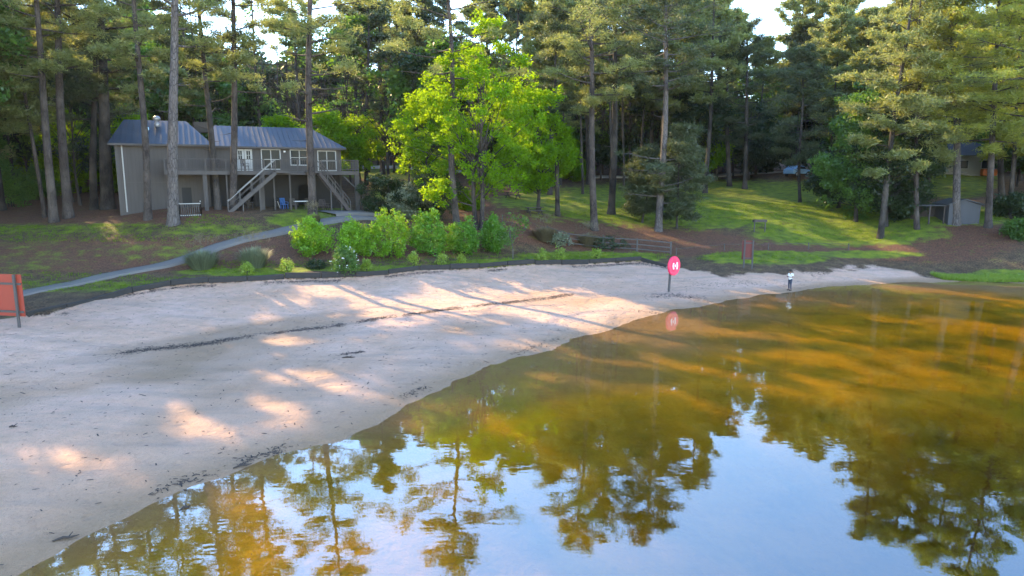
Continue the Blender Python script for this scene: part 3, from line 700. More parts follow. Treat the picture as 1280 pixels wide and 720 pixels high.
# person at the water's edge
def person():
    q = P(987,363.5,48.2); z = max(gz(q.x,q.y), .03); Hh = 26/F*q.y*1.0; k = Hh/1.75
    root = empty('person', (q.x,q.y,z), R(-60), label='person in white shirt and dark trousers at the water edge, looking down at raised hands', cat='person')
    J = {'pel':(0,0,.95),'wst':(0,.01,1.08),'chs':(0,.02,1.32),'nk':(0,-.0,1.48),'hd0':(0,-.03,1.56),'hd1':(0,-.055,1.66),'hd2':(0,-.05,1.73)}
    E = [('pel','wst'),('wst','chs'),('chs','nk'),('nk','hd0'),('hd0','hd1'),('hd1','hd2')]
    rad = {'pel':.15,'wst':.135,'chs':.155,'nk':.055,'hd0':.075,'hd1':.105,'hd2':.075}
    for s, n in ((-1,'l'),(1,'r')):
        J.update({'hp'+n:(s*.09,0,.90),'kn'+n:(s*.10,-.03,.50),'an'+n:(s*.10,.02,.09),'to'+n:(s*.115,-.16,.035),
                  'sh'+n:(s*.19,.02,1.40),'el'+n:(s*.24,-.03,1.12),'wr'+n:(s*.11,-.27,1.17),'hn'+n:(s*.06,-.35,1.21)})
        E += [('pel','hp'+n),('hp'+n,'kn'+n),('kn'+n,'an'+n),('an'+n,'to'+n),('chs','sh'+n),('sh'+n,'el'+n),('el'+n,'wr'+n),('wr'+n,'hn'+n)]
        rad.update({'hp'+n:.10,'kn'+n:.065,'an'+n:.042,'to'+n:.04,'sh'+n:.065,'el'+n:.045,'wr'+n:.03,'hn'+n:.038})
    def skin(names, edges, mult, name, mat, parent, rootn, extra={}):
        JJ = dict(J); JJ.update(extra)
        me = bpy.data.meshes.new(name); me.from_pydata([Vector(JJ[n])*k for n in names], [(names.index(a),names.index(b)) for a, b in edges], [])
        o = bpy.data.objects.new(name, me); link(o, parent)
        md = o.modifiers.new('s','SKIN'); 
        for i, n in enumerate(names):
            r = rad.get(n, .05)*mult*k; me.skin_vertices[0].data[i].radius = (r, r)
            me.skin_vertices[0].data[i].use_root = (n == rootn)
        o.modifiers.new('d','SUBSURF').levels = 1; o.modifiers['d'].render_levels = 2
        me.materials.append(mat); return o
    names = list(J); 
    body = skin(names, E, 1.0, 'body', M['skin'], root, 'pel')
    tn = ['pel','hpl','knl','anl','hpr','knr','anr','wst']
    skin(tn, [e for e in E if e[0] in tn and e[1] in tn], 1.13, 'trousers', M['trousers'], root, 'pel')
    J2 = {'sl':(-.225,-.01,1.22),'sr':(.225,-.01,1.22)}; rad['sl'] = rad['sr'] = .062
    sn = ['wst','chs','nk','shl','shr','sl','sr','pel']
    rad['nk'] = .05
    skin(sn, [('pel','wst'),('wst','chs'),('chs','nk'),('chs','shl'),('chs','shr'),('shl','sl'),('shr','sr')], 1.17, 'shirt', M['shirt'], root, 'wst', J2)
    h = MB().lathe((0,-.035*k,1.655*k), [(.112*k,-.03*k),(.122*k,.03*k),(.11*k,.075*k),(.07*k,.11*k),(.02*k,.12*k)], 12); h.build('hair', M['hair'], root, smooth=True)
    for s in (-1,1):
        MB().box((s*.11*k-.05*k,-.19*k,0),(s*.11*k+.05*k,.08*k,.075*k)).build('shoe', M['hair'], root, bevel=.015*k)
        MB().box((s*.035*k-.014*k,-.163*k,1.655*k),(s*.035*k+.014*k,-.152*k,1.672*k)).build('eye', M['hair'], body)
        for f in range(4):
            MB().tube([(s*(.05+.0)*k,(-.36-.0)*k,(1.19+.017*f)*k),(s*.02*k,-.40*k,(1.20+.017*f)*k),(-s*.005*k,-.395*k,(1.21+.016*f)*k)], [.009*k,.009*k,.007*k], 6).build('finger', M['skin'], body, smooth=True)
        MB().tube([(s*.055*k,-.34*k,1.24*k),(s*.03*k,-.35*k,1.275*k),(s*.012*k,-.365*k,1.285*k)], [.011*k,.010*k,.008*k], 6).build('thumb', M['skin'], body, smooth=True)
    MB().tube([(0,-.155*k,1.64*k),(0,-.185*k,1.62*k)], [.014*k,.018*k], 6).build('nose', M['skin'], body)
person()

# ------------------------------------------------------------------ timber edging along the beach, fence, far buildings, car
te = empty('timber_edging', (0,0,0), 0, label='low dark timber edging between the planted bank and the sand', cat='edging')
xs = np.arange(wall_x0, wall_x1, .12); yy = np.interp(xs, EX, EY); Ls = np.r_[0, np.cumsum(np.hypot(np.diff(xs), np.diff(yy)))]
s = 0; rr = random.Random(3)
while s < Ls[-1]-2:
    a = np.interp([s, s+2.35], Ls, xs); b_ = np.interp([s, s+2.35], Ls, yy)
    z0, z1 = gz(a[0], b_[0]+.45), gz(a[1], b_[1]+.45)
    if rr.random() < .97:
        dz = rr.uniform(-.05,.04)
        MB().bar((a[0],b_[0]+.02,z0-.04+dz),(a[1],b_[1]+.02,z1-.04+dz+rr.uniform(-.03,.03)),.2,.34+rr.uniform(-.05,.05)).build('timber', M['timber'], te, bevel=.02)
    s += 2.4
def fence(pts, label, h=1.15, rails=(1.05,.62,.22), post_w=.12, mat='wood_grey', wire=False):
    f = empty('post_and_rail_fence', (0,0,0), 0, label=label, cat='fence')
    Q3 = [Vector((p.x, p.y, gz(p.x, p.y))) for p in pts]
    for q in Q3: MB().box((q.x-post_w/2,q.y-post_w/2,q.z-.3),(q.x+post_w/2,q.y+post_w/2,q.z+h)).build('post', M[mat], f)
    for a, b_ in zip(Q3, Q3[1:]):
        for r_ in rails:
            MB().bar(a+Vector((0,-.07,r_)), b_+Vector((0,-.07,r_)), .03 if not wire else .02, .09 if not wire else .025).build('rail', M[mat], f)
    return f
fence([P(684,303,62),P(711,310,61.4),P(754,316,60.8),P(796,321,60.2),P(838,326,59.6)], 'weathered post and rail fence at the right end of the planted bank')
fence([P(845,327,59.4),P(905,318,60.5),P(960,316,61),P(1010,317,61.5),P(1060,318,61.8)], 'thin pale rope fence above the grass, right of the life ring', h=.6, rails=(.55,), post_w=.07, wire=True)
fence([P(628,296,63.5),P(656,303,62.6),P(684,303,62)], 'thin grey wire fence joining the rail fence behind the sapling', h=1.0, rails=(.9,.4), post_w=.07, wire=True)
fence([P(452,262,66),P(476,262,66.4),P(500,262,66.8),P(524,263,67.2)], 'dark low wire fence behind the tall yellow-green bush', h=.9, rails=(.85,.45), post_w=.07, wire=True, mat='wood_dark')
# garden shed on the right
q = hit(1204,281); z = gz(q.x,q.y)-.05; s_ = q.y/F
sh = empty('garden_shed', (q.x,q.y,z), R(-8), label='pale grey garden shed with a dark lean-to among the trees on the right bank', cat='shed')
w2 = 18.0*s_; hh = 25*s_
MB().poly([(-w2,0,0),(w2,0,0),(w2,0,hh),(0,0,hh+6*s_),(-w2,0,hh)], (0,3.0,0)).build('wall', M['shed'], sh)
for sx in (-1,1):
    MB().poly([(0,-.2,hh+6*s_+.02),(sx*(w2+.2),-.2,hh-.02),(sx*(w2+.2),-.2,hh+.06),(0,-.2,hh+6*s_+.1)], (0,3.4,0)).build('roof', M['roof_dark'], sh)
MB().box((-w2-2.9,.3,hh*.92),(-w2-.01,2.9,hh*.92+.08)).build('lean_to_roof', M['roof_dark'], sh)
for x_ in (-2.8,-1.5,-.2): MB().box((-w2+x_-.05,.4,0),(-w2+x_+.05,.5,hh*.92)).build('post', M['wood_dark'], sh)
MB().box((-w2-2.85,2.75,0),(-w2-.02,2.85,hh*.9)).build('back_wall', M['wood_dark'], sh)
MB().box((-.55,-.02,.05),(.55,-.003,2.0) if hh > 2.1 else (.55,-.003,hh*.85)).build('door', M['shed'], sh)
# house far behind on the right
q = Vector(at(1190,94)); z = gz(q.x,q.y); s_ = q.y/F
hs = empty('distant_house', (q.x,q.y,z-.2), R(-12), label='far low grey-green house seen between the trees above the shed', cat='house')
MB().box((-6,0,0),(6,7,2.7)).build('wall', M['house'], hs)
rf = MB(); rf.v = [(-6.5,-.5,2.7),(6.5,-.5,2.7),(6.5,7.5,2.7),(-6.5,7.5,2.7),(-5.5,3.5,4.6),(5.5,3.5,4.6)]; rf.f = [(0,1,5,4),(2,3,4,5),(1,2,5),(3,0,4),(3,2,1,0)]; rf.build('roof', M['roof_dark'], hs)
MB().box((-2.2,-.03,.1),(-1.0,-.004,2.2)).build('door', M['cavity'], hs)
for x_ in (.6,3.4): 
    o = MB().box((x_,-.04,.9),(x_+1.3,-.004,2.1)).build('window', M['trim'], hs); MB().box((x_+.08,-.05,.98),(x_+1.22,-.041,2.02)).build('pane', M['glass'], o)
MB().box((3.2,-1.2,0),(5.0,-.4,.9)).build('orange_planter', M['orange'], hs, bevel=.1)
# parked car
q = Vector(at(996,98)); z = gz(q.x,q.y)
car = empty('parked_car', (q.x,q.y,z+.02), R(35), label='pale blue and white car parked far off at the top of the lawn', cat='car')
prof = [(-2.1,.35),(2.1,.35),(2.15,.75),(1.9,.9),(1.0,1.0),(.5,1.45),(-1.0,1.5),(-1.7,1.05),(-2.1,.95)]
MB().poly([(a,-.82,b_) for a, b_ in prof], (0,1.64,0)).build('body', M['car_blue'], car, bevel=.06)
for sy in (-1,1):
    MB().poly([(.85,sy*.83,1.02),(.42,sy*.83,1.38),(-.95,sy*.83,1.42),(-1.45,sy*.83,1.05)], (0,sy*.012,0)).build('side_window', M['glass'], car)
    for x_ in (-1.3,1.3):
        wv = MB(); 
        wv.tube([(x_,sy*.70,.33),(x_,sy*.86,.33)], .33, 16); wo_ = wv.build('wheel', M['rubber'], car)
        MB().tube([(x_,sy*.865,.33),(x_,sy*.88,.33)], .2, 12).build('rim', M['metal_light'], wo_)
    MB().box((2.1,sy*.6-.15,.62),(2.18,sy*.6+.15,.76)).build('headlight', M['white_p'], car)
MB().poly([(1.02,-.7,1.03),(.55,-.65,1.42),(.55,.65,1.42),(1.02,.7,1.03)], (.04,0,.02)).build('windscreen', M['glass'], car)
# picnic tables in the woods
def picnic(loc, rz, label):
    c = empty('picnic_table', loc, rz, label=label, cat='picnic table', group='picnic tables under the trees')
    MB().box((-.9,-.38,.72),(.9,.38,.77)).build('table_top', M['wood_dark'], c)
    for sy in (-1,1): MB().box((-.9,sy*.72-.14,.42),(.9,sy*.72+.14,.46)).build('seat', M['wood_dark'], c)
    for sx in (-.65,.65): MB().bar((sx,-.7,0),(sx,.25,.72),.08,.08).bar((sx,.7,0),(sx,-.25,.72),.08,.08).bar((sx,-.8,.38),(sx,.8,.38),.06,.08).build('trestle', M['wood_dark'], c)
for px, py, Y, a, lb in ((668,266,69,.3,'dark picnic table on the pine straw behind the green sapling'),(641,246,80,-.4,'picnic table in the shade right of the bright tree trunks'),(785,219,112,.2,'far dark picnic table at the top of the lawn left of the big shaded pine')):
    q = P(px,py,Y); q.z = gz(q.x,q.y)-.01; picnic(q, a, lb)
# EOF-PART2

# ------------------------------------------------------------------ trees
SD = np.array(SUN_D)
# places where crowns are thinned so the low sun reaches them: (photo x, photo y, half width, half height, tilt, keep)
LIT = [(570,372,130,15,-2,.0),(690,376,100,20,8,.0),(790,388,80,18,-6,.0),(470,378,45,10,10,.1),(378,458,50,15,12,.0),(335,492,54,15,18,.0),(240,510,62,22,15,.0),(110,554,84,26,10,.0),(30,546,44,20,0,.0),
       (940,403,140,13,3,.0),(1090,416,170,15,6,.0),(1240,438,90,16,8,.05),(860,400,60,10,0,.05),(1110,510,60,12,8,.3),(600,510,60,16,30,.3),(700,505,50,10,20,.3),(690,475,60,8,0,.3),(900,500,60,10,0,.3),(330,610,60,16,-15,.2),(960,490,50,9,5,.3),(1240,600,40,20,0,.4),
       (690,247,80,4,3,.1),(780,268,60,5,5,.1),(850,275,50,4,5,.5),(900,240,60,5,0,.2),(960,238,60,3,4,.3),(1000,270,90,6,5,.1),(900,262,50,3,0,.4),(1080,283,50,4,4,.2),(822,298,26,5,14,.0),(690,288,30,4,10,.2),(1030,312,34,4,20,.1),(960,318,60,5,8,.1),(1240,345,50,5,4,.1),(1060,340,60,4,8,.2),(760,318,90,4,3,.3),
       (490,215,60,6,0,.1),(540,230,60,6,0,.2),(120,268,30,3,0,.3),(60,262,30,3,0,.3),(120,282,50,3,0,.3),(400,262,22,4,0,.2),(160,352,40,4,-10,.3),(480,240,30,12,0,.1),(1240,250,50,6,0,.3),(1180,245,40,6,0,.3),(650,250,60,8,0,.3)]
LT = []
for q in LIT:
    z0 = 0 if (q[1] > 395 and q[0] > 560) or q[1] > 600 else 1
    if q[1] < 345:
        # walk out along the ray until it meets the ground
        a, b_, c = ray(q[0], q[1]); t = np.arange(30, 140, .5); h_ = height(a*t, b_*t); k = np.argmax(CAM_H+c*t < h_) if (CAM_H+c*t < h_).any() else len(t)-1
        z0 = float(h_[k])
    elif z0: z0 = .5
    LT.append((z0,)+q)
SPH = [(P(610,130,60), 7.0, .25), (P(520,110,60), 3.0, .4), (P(495,280,56), 3.0, .1), (P(390,295,54), 2.0, .3), (P(440,290,56), 2.2, .15), (P(617,285,60), 1.8, .2),
       (P(1230,60,57), 6.0, .3), (P(1130,60,58), 5.0, .35), (P(1080,90,66), 6, .4), (P(1040,60,70), 7, .4), (P(822,262,66), 1.4, .2), (P(700,318,60), 1.2, .4)]
def keepmask(pts, rng):
    k = np.ones(len(pts), bool)
    for z0, cx, cy, rx, ry, rot, kp in LT:
        t = (pts[:,2]-z0)/SD[2]; q = pts-SD[None,:]*t[:,None]
        ok = (t > 1.5) & (q[:,1] > 3)
        X, Y = to_px(q[:,0], np.maximum(q[:,1], 3), q[:,2])
        c, s = math.cos(R(rot)), math.sin(R(rot)); dx, dy = X-cx, Y-cy
        ins = np.hypot((dx*c+dy*s)/rx, (-dx*s+dy*c)/ry) < 1
        k &= ~(ok & ins & (rng.random(len(pts)) > kp))
    for c, r_, kp in SPH:
        d = pts-np.array(c); t = d@SD; off = np.linalg.norm(d-t[:,None]*SD, axis=1)
        k &= ~((t > r_*1.1) & (off < r_) & (rng.random(len(pts)) > kp))
    return k
def blades(cent, per, sig, ln, wd, rng, up=.25):
    """needle tufts: thin triangles spraying out of each centre"""
    n = len(cent)*per
    c = np.repeat(cent, per, 0)+rng.normal(size=(n,3))*np.array(sig)
    d = rng.normal(size=(n,3)); d[:,2] = d[:,2]*.7+up; d /= np.linalg.norm(d, axis=1)[:,None]
    s = np.cross(d, rng.normal(size=(n,3))); s /= np.linalg.norm(s, axis=1)[:,None]
    L = ln*rng.uniform(.7,1.25,(n,1)); W_ = wd*rng.uniform(.7,1.3,(n,1))
    V = np.stack([c-s*W_, c+s*W_, c+d*L], 1).reshape(-1,3)
    return V, np.arange(n*3).reshape(-1,3)
def leaves(cent, per, sig, sz, rng, nup=.3):
    n = len(cent)*per
    c = np.repeat(cent, per, 0)+rng.normal(size=(n,3))*np.array(sig)
    nn = rng.normal(size=(n,3)); nn[:,2] = np.abs(nn[:,2])+nup; nn /= np.linalg.norm(nn, axis=1)[:,None]
    a = np.cross(nn, rng.normal(size=(n,3))); a /= np.linalg.norm(a, axis=1)[:,None]; b = np.cross(nn, a)
    s = sz*rng.uniform(.6,1.3,(n,1))
    V = np.stack([c-a*s, c-b*s*.55, c+a*s, c+b*s*.55], 1).reshape(-1,3)
    return V, np.arange(n*4).reshape(-1,4)
def trunk_fn(b, top, wob, rng):
    b, top = np.array(b), np.array(top); ph = rng.uniform(0,6,4)
    def f(t):
        p = b+(top-b)*t; o = wob*math.sin(math.pi*min(t,1))
        return Vector((p[0]+o*math.sin(2.2*t+ph[0])+.3*o*math.sin(7*t+ph[1]), p[1]+o*math.sin(2.5*t+ph[2]), p[2]))
    return f
PLACED = []
def mk(name, f, tb, centers, mats, base, label, cat, group, leafkind, per, sig, ln, wd, rng, cull=True):
    root = empty(name, base, 0, label=label, cat=cat, group=group); bb = Vector(base)
    tb.v = [(v[0]-bb.x, v[1]-bb.y, v[2]-bb.z) for v in tb.v]
    me = bpy.data.meshes.new('trunk'); me.from_pydata(tb.v, [], tb.f); me.materials.append(mats[0])
    me.polygons.foreach_set('use_smooth', [True]*len(me.polygons)); link(bpy.data.objects.new('trunk', me), root)
    c = np.array(centers)
    if cull: 
        k = keepmask(c, rng)|((rng.random(len(c)) < cull) if cull is not True else False); c = c[k] if k.sum() > 3 else c[:4]
    if leafkind == 'needle': V_, F_ = blades(c, per, sig, ln, wd, rng)
    else: V_, F_ = leaves(c, per, sig, ln, rng)
    mesh_np('crown', V_-np.array(base), F_, mats[1], root)
    return root
def pine(base, top, r0, cb, rad, nl, seed, label, group=None, mats=('bark','needles'), per=75, wob=.25, ln=.34, wd=.034, drop=0., subs=5, name='pine_tree', dead=5, lo=None, cull=True, droop=0.):
    rng = np.random.default_rng(seed); rr = random.Random(seed)
    b = Vector(base); f = trunk_fn(base, top, wob, rng); H = top[2]-base[2]
    tb = MB(); n = 14; ts = [0,.012,.03]+[i/n for i in range(1, n+1)]
    pts = [f(t) for t in ts]; pts[0].z -= .3
    tb.tube(pts, [r0*1.45,r0*1.2,r0*1.06]+[max(r0*(1-.78*(i/n)**1.25), .03) for i in range(1, n+1)], 9, False)
    C_ = []
    t0 = (cb-base[2])/H
    def limb(t, L, az, el, r, foliage=True):
        p = f(t); pts = [p]; d = Vector((math.cos(az)*math.cos(el), math.sin(az)*math.cos(el), math.sin(el)))
        m = 5; q = p.copy()
        for i in range(m):
            d = (d+Vector((rr.uniform(-.16,.16), rr.uniform(-.16,.16), rr.uniform(-.03,.14)-droop))).normalized(); q = q+d*L/m; pts.append(q.copy())
        tb.tube(pts, [r*(1-.8*i/m) for i in range(m+1)], 5, False)
        if not foliage: return
        for i in range(subs):
            s = .35+.65*(i+rr.random()*.6)/subs; k = min(int(s*m), m-1); a = pts[k].lerp(pts[k+1], s*m-k)
            az2 = az+rr.choice((-1,1))*rr.uniform(.5,1.2); l2 = L*rr.uniform(.22,.42)
            e_ = a+Vector((math.cos(az2)*l2, math.sin(az2)*l2, rr.uniform(-.05,.35)*l2))
            tb.tube([a, e_], [r*.35, r*.12], 4, False)
            for s2 in (.55, 1.0): C_.append(tuple(a.lerp(e_, s2)+Vector((rr.gauss(0,.12), rr.gauss(0,.12), rr.uniform(0,.2)))))
        C_.append(tuple(pts[-1]))
    az = rr.uniform(0,6)
    for i in range(nl):
        u = (i+rr.random())/nl; t = t0+(1-t0)*u*.98; az += 2.4+rr.uniform(-.5,.5)
        prof = min(1, .45+1.6*u)*(1-u**2.2*.72); L = max(.5, rad*prof*rr.uniform(.55,1.2))
        if rr.random() < drop: continue
        limb(t, L, az, -.08+.8*u*u+rr.uniform(-.12,.2), r0*(.30-.16*u))
    for i in range(dead):
        t = t0*rr.uniform(.55,1); limb(t, rr.uniform(.6,1.8), rr.uniform(0,6), rr.uniform(-.3,.3), r0*.12, False)
    if lo:      # a few low leafy limbs: (z, length, azimuth)
        for z, L, a_ in lo: limb((z-base[2])/H, L, a_, .0, r0*.2)
    for i in range(6): q = f(.97+.03*i/5); C_.append((q.x+rr.gauss(0,.3), q.y+rr.gauss(0,.3), q.z+rr.uniform(-.3,.3)))
    PLACED.append((base[0], base[1]))
    return mk(name, f, tb, C_, (M[mats[0]], M[mats[1]]), base, label, 'pine tree', group, 'needle', per, (.30,.30,.16), ln, wd, rng, cull)
def broad(base, Hc, r0, cz, rx, rz, seed, label, group=None, mats=('bark_dark','leaf_mid'), lobes=34, per=60, sz=.13, stems=1, name='broadleaf_tree', cull=True, lr=(.2,.36), lim=1., ragged=0., ncl=14, cat='tree', off=(0,0)):
    """crown centred at height cz (absolute), half width rx, half height rz"""
    rng = np.random.default_rng(seed); rr = random.Random(seed); b = Vector(base); tb = MB(); C_ = []
    cc = Vector((b.x+off[0], b.y+off[1], cz)); L_ = []
    for i in range(lobes):
        while True:
            v = Vector([rr.uniform(-1,1) for _ in range(3)])
            if .08 < v.length < 1: break
        v = v.normalized()*(v.length**.5)*(1+ragged*(math.sin(3.1*math.atan2(v.y,v.x)+v.z*4+seed)*.6+rr.uniform(-.4,.3)))
        tap = 1-.35*max(v.z, 0); L_.append(Vector((cc.x+v.x*rx*.86*tap, cc.y+v.y*rx*.86*tap, cc.z+v.z*rz*.9)))
    for s in range(stems):
        a0 = rr.uniform(0,6); o = Vector((math.cos(a0), math.sin(a0), 0))*(.25*(stems > 1)); b0 = b+o
        top = Vector((cc.x+o.x*4, cc.y+o.y*4, cz+rz*.55)); f = trunk_fn(b0, top, .3, rng)
        pts = [f(i/9) for i in range(10)]; pts[0].z -= .3
        tb.tube(pts, [r0*1.3]+[max(r0*(1-.85*i/9), .025) for i in range(1,10)], 8, False)
        for q in L_[s::stems]:
            if rr.random() > lim: continue
            t = min(.9, max(.15, ((q.z-b.z)/(top.z-b.z))*.6)); p = f(t); m_ = p.lerp(q, .5)+Vector((rr.uniform(-.4,.4), rr.uniform(-.4,.4), rr.uniform(-.1,.5)))
            tb.tube([p, m_, q], [r0*.28, r0*.16, .02], 5, False)
    for q in L_:
        rl = rx*rr.uniform(*lr)
        for i in range(ncl): 
            v = Vector((rr.gauss(0,1), rr.gauss(0,1), rr.gauss(0,.7))); v = v.normalized()*rr.uniform(.5,1.0)*rl; C_.append(tuple(q+v))
    PLACED.append((base[0], base[1]))
    return mk(name, None, tb, C_, (M[mats[0]], M[mats[1]]), base, label, cat, group, 'leaf', per, (sz*1.9,)*2+(sz*1.3,), sz, 0, rng, cull)
def topat(pxb, pxt, Y, H):
    """top of a trunk whose line crosses photo x = pxt at the upper picture edge"""
    q = P(pxt, 0, Y); b_ = pxb; t = (H-b_[2])/(q.z-b_[2])
    return (b_[0]+(q.x-b_[0])*min(t, 1.35), Y, H)
N = 1
# photo pines: base px, Y, px at top edge, width px, top z, crown base z, radius, limbs, label, options
PH = [
 (68,278,45,10,31,16,4.8,34,'leaning purple-grey pine trunk, leftmost of the close pair left of the house',dict(drop=.2)),
 (86,273,70,11,32,17,4.8,34,'thick purple-grey pine trunk, right one of the close pair left of the house',dict(drop=.2)),
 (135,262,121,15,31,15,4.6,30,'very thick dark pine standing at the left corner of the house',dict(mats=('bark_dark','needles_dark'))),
 (185,275,168,9,31,15,4.6,34,'slim pine in front of the blank left wall of the house',dict(drop=.15)),
 (217,280,222,13,33,17,5.2,36,'pale lavender straight pine trunk in front of the roof vent',dict(mats=('bark_pale','needles'),drop=.25)),
 (273,262,250,8,30,13.5,4.2,34,'dark leaning pine crossing the middle of the house deck',dict(mats=('bark_dark','needles_dark'),drop=.1)),
 (292,263,290,9,31,15,4.8,34,'straight dark pine before the white house doors',dict(drop=.2)),
 (391,268,391,10,31,12.5,5.6,38,'tall straight pine before the right window of the house, limbs spreading above the roof',dict(drop=.2)),
 (573,297,557,9,28.0,13.5,5.6,34,'curved pine with wide flat limbs left of the bright green tree',dict(wob=.55,drop=.12)),
 (697,270,697,6,24,14,3.4,22,'thin dark pine between the bright green tree and the rail fence',dict(mats=('bark_dark','needles_dark'))),
 (743,288,735,9,29.5,14.0,6.0,38,'tall pine with bare straight trunk and full crown behind the rail fence',dict(drop=.08)),
 (764,268,768,9,30,17,5,30,'dark pine just behind the tall bare-trunked pine on the lawn',dict(mats=('bark_dark','needles_dark'))),
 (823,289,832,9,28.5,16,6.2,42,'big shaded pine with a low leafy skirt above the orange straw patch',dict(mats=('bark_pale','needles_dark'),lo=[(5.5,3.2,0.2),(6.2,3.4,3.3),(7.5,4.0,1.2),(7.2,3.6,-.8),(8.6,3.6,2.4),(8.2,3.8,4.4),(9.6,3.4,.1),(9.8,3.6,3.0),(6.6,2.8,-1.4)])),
 (931,236,934,6,27,12,4.6,26,'dark slim pine, right one of two at the top of the lawn',dict(mats=('bark_dark','needles_dark'))),
 (912,233,908,6,27,13,4.4,26,'dark slim pine, left one of two at the top of the lawn',dict(mats=('bark_dark','needles_dark'))),
 (1146,287,1150,6,27,9,5.5,44,'slim pine at the left edge of the garden shed lean-to',dict(droop=.04)),
 (1195,281,1190,9,28.5,11.5,6.0,46,'straight pine with sunlit-golden drooping limbs right in front of the garden shed',dict(mats=('bark_pale','needles_gold'),droop=.05)),
 (1235,285,1246,8,29,10.5,6.0,48,'sunlit-golden pine just right of the garden shed',dict(mats=('bark','needles_gold'),droop=.05)),
 (1252,245,1250,7,29,14,5,34,'dark pine trunk behind the sunlit-golden pine by the shed',dict(mats=('bark_dark','needles'))),
 (1160,250,1162,6,27,12,5,34,'slim pine on the slope behind the shed lean-to',dict(mats=('bark_dark','needles'))),
 (1300,300,1300,10,30,11,6.5,44,'sunlit-golden pine reaching in at the right edge of the photo',dict(mats=('bark','needles_gold'),droop=.04)),
 (478,215,477,6,30,18,4.5,26,'slim pine on the far lawn just right of the house deck',dict(mats=('bark_dark','needles'))),
 (505,218,503,5,29,17,4.2,26,'slim pine on the far lawn, middle of three right of the house',dict(mats=('bark_dark','needles'))),
 (530,213,532,9,30,16,5,30,'thick dark pine on the far lawn left of the bright green tree',dict(mats=('bark_dark','needles_dark'))),
 (118,262,118,9,27,13,5,30,'dark pine behind the thick pine at the house corner',dict(mats=('bark_dark','needles_dark'))),
 (1000,253,1003,4,22,9.5,4.5,34,'thin dark tree trunk at the right end of the sunny lawn',dict(mats=('bark_dark','needles_dark'))),
]
for i, (px, py, pt, wpx, H, cb, rad_, nl, lab, kw) in enumerate(PH):
    b_ = hit(px, py); Y = b_.y; b_ = tuple(b_); pine(b_, topat(b_, pt, Y, H), wpx/2/F*Y, cb, rad_, nl, 100+i, lab, **kw)
# the bright back-lit broadleaf tree and its neighbours
broad(tuple(hit(599,287)), 0, .24, 12.8, 7.8, 7.6, 301, 'bright yellow-green broadleaf tree lit from behind in the middle of the photo', mats=('bark','leaf_bright'), lobes=104, per=52, sz=.125, stems=2, ncl=11, lr=(.09,.22), lim=.4, cull=.5, ragged=.3)
broad(at(535,70), 0, .16, 11.5, 4.0, 4.6, 302, 'smaller lime green broadleaf tree beside the curved pine', mats=('bark_dark','leaf_bright'), lobes=26, per=46, sz=.14, cull=False)
broad(at(672,71), 0, .2, 11.6, 4.2, 5.4, 303, 'mid green broadleaf tree behind the right side of the bright tree', mats=('bark_dark','leaf_bright'), lobes=34, per=50, sz=.15, cull=False)
broad(at(1070,70), 0, .2, 10.2, 4.9, 6.8, 304, 'dense dark green broadleaf tree with bright leaf tips at the right end of the lawn', mats=('bark_dark','leaf_mid'), lobes=46, per=50, sz=.15)
broad(at(1108,67), 0, .2, 8.8, 4.4, 5.6, 305, 'bushy dark broadleaf tree reaching the ground left of the shed lean-to', mats=('bark_dark','leaf_dark'), lobes=40, per=50, sz=.15)
broad(at(1048,76), 0, .2, 8.2, 3.4, 3.6, 306, 'low dark broadleaf tree at the lawn edge below the pale blue car', mats=('bark_dark','leaf_dark'), lobes=30, per=46, sz=.15)
broad(at(935,104), 0, .25, 15.0, 6.4, 6.0, 307, 'round dark green tree at the top of the lawn under the open sky', mats=('bark_dark','leaf_dark'), lobes=40, per=40, sz=.22)
broad(at(952,114), 0, .25, 14.0, 4.4, 5.2, 308, 'round dark tree at the top of the lawn beside the parked car', mats=('bark_dark','leaf_dark'), lobes=34, per=40, sz=.22)
broad(at(878,108), 0, .25, 15.0, 6.0, 6.0, 309, 'broad dark tree at the top of the lawn behind the big shaded pine', mats=('bark_dark','leaf_dark'), lobes=38, per=40, sz=.22)
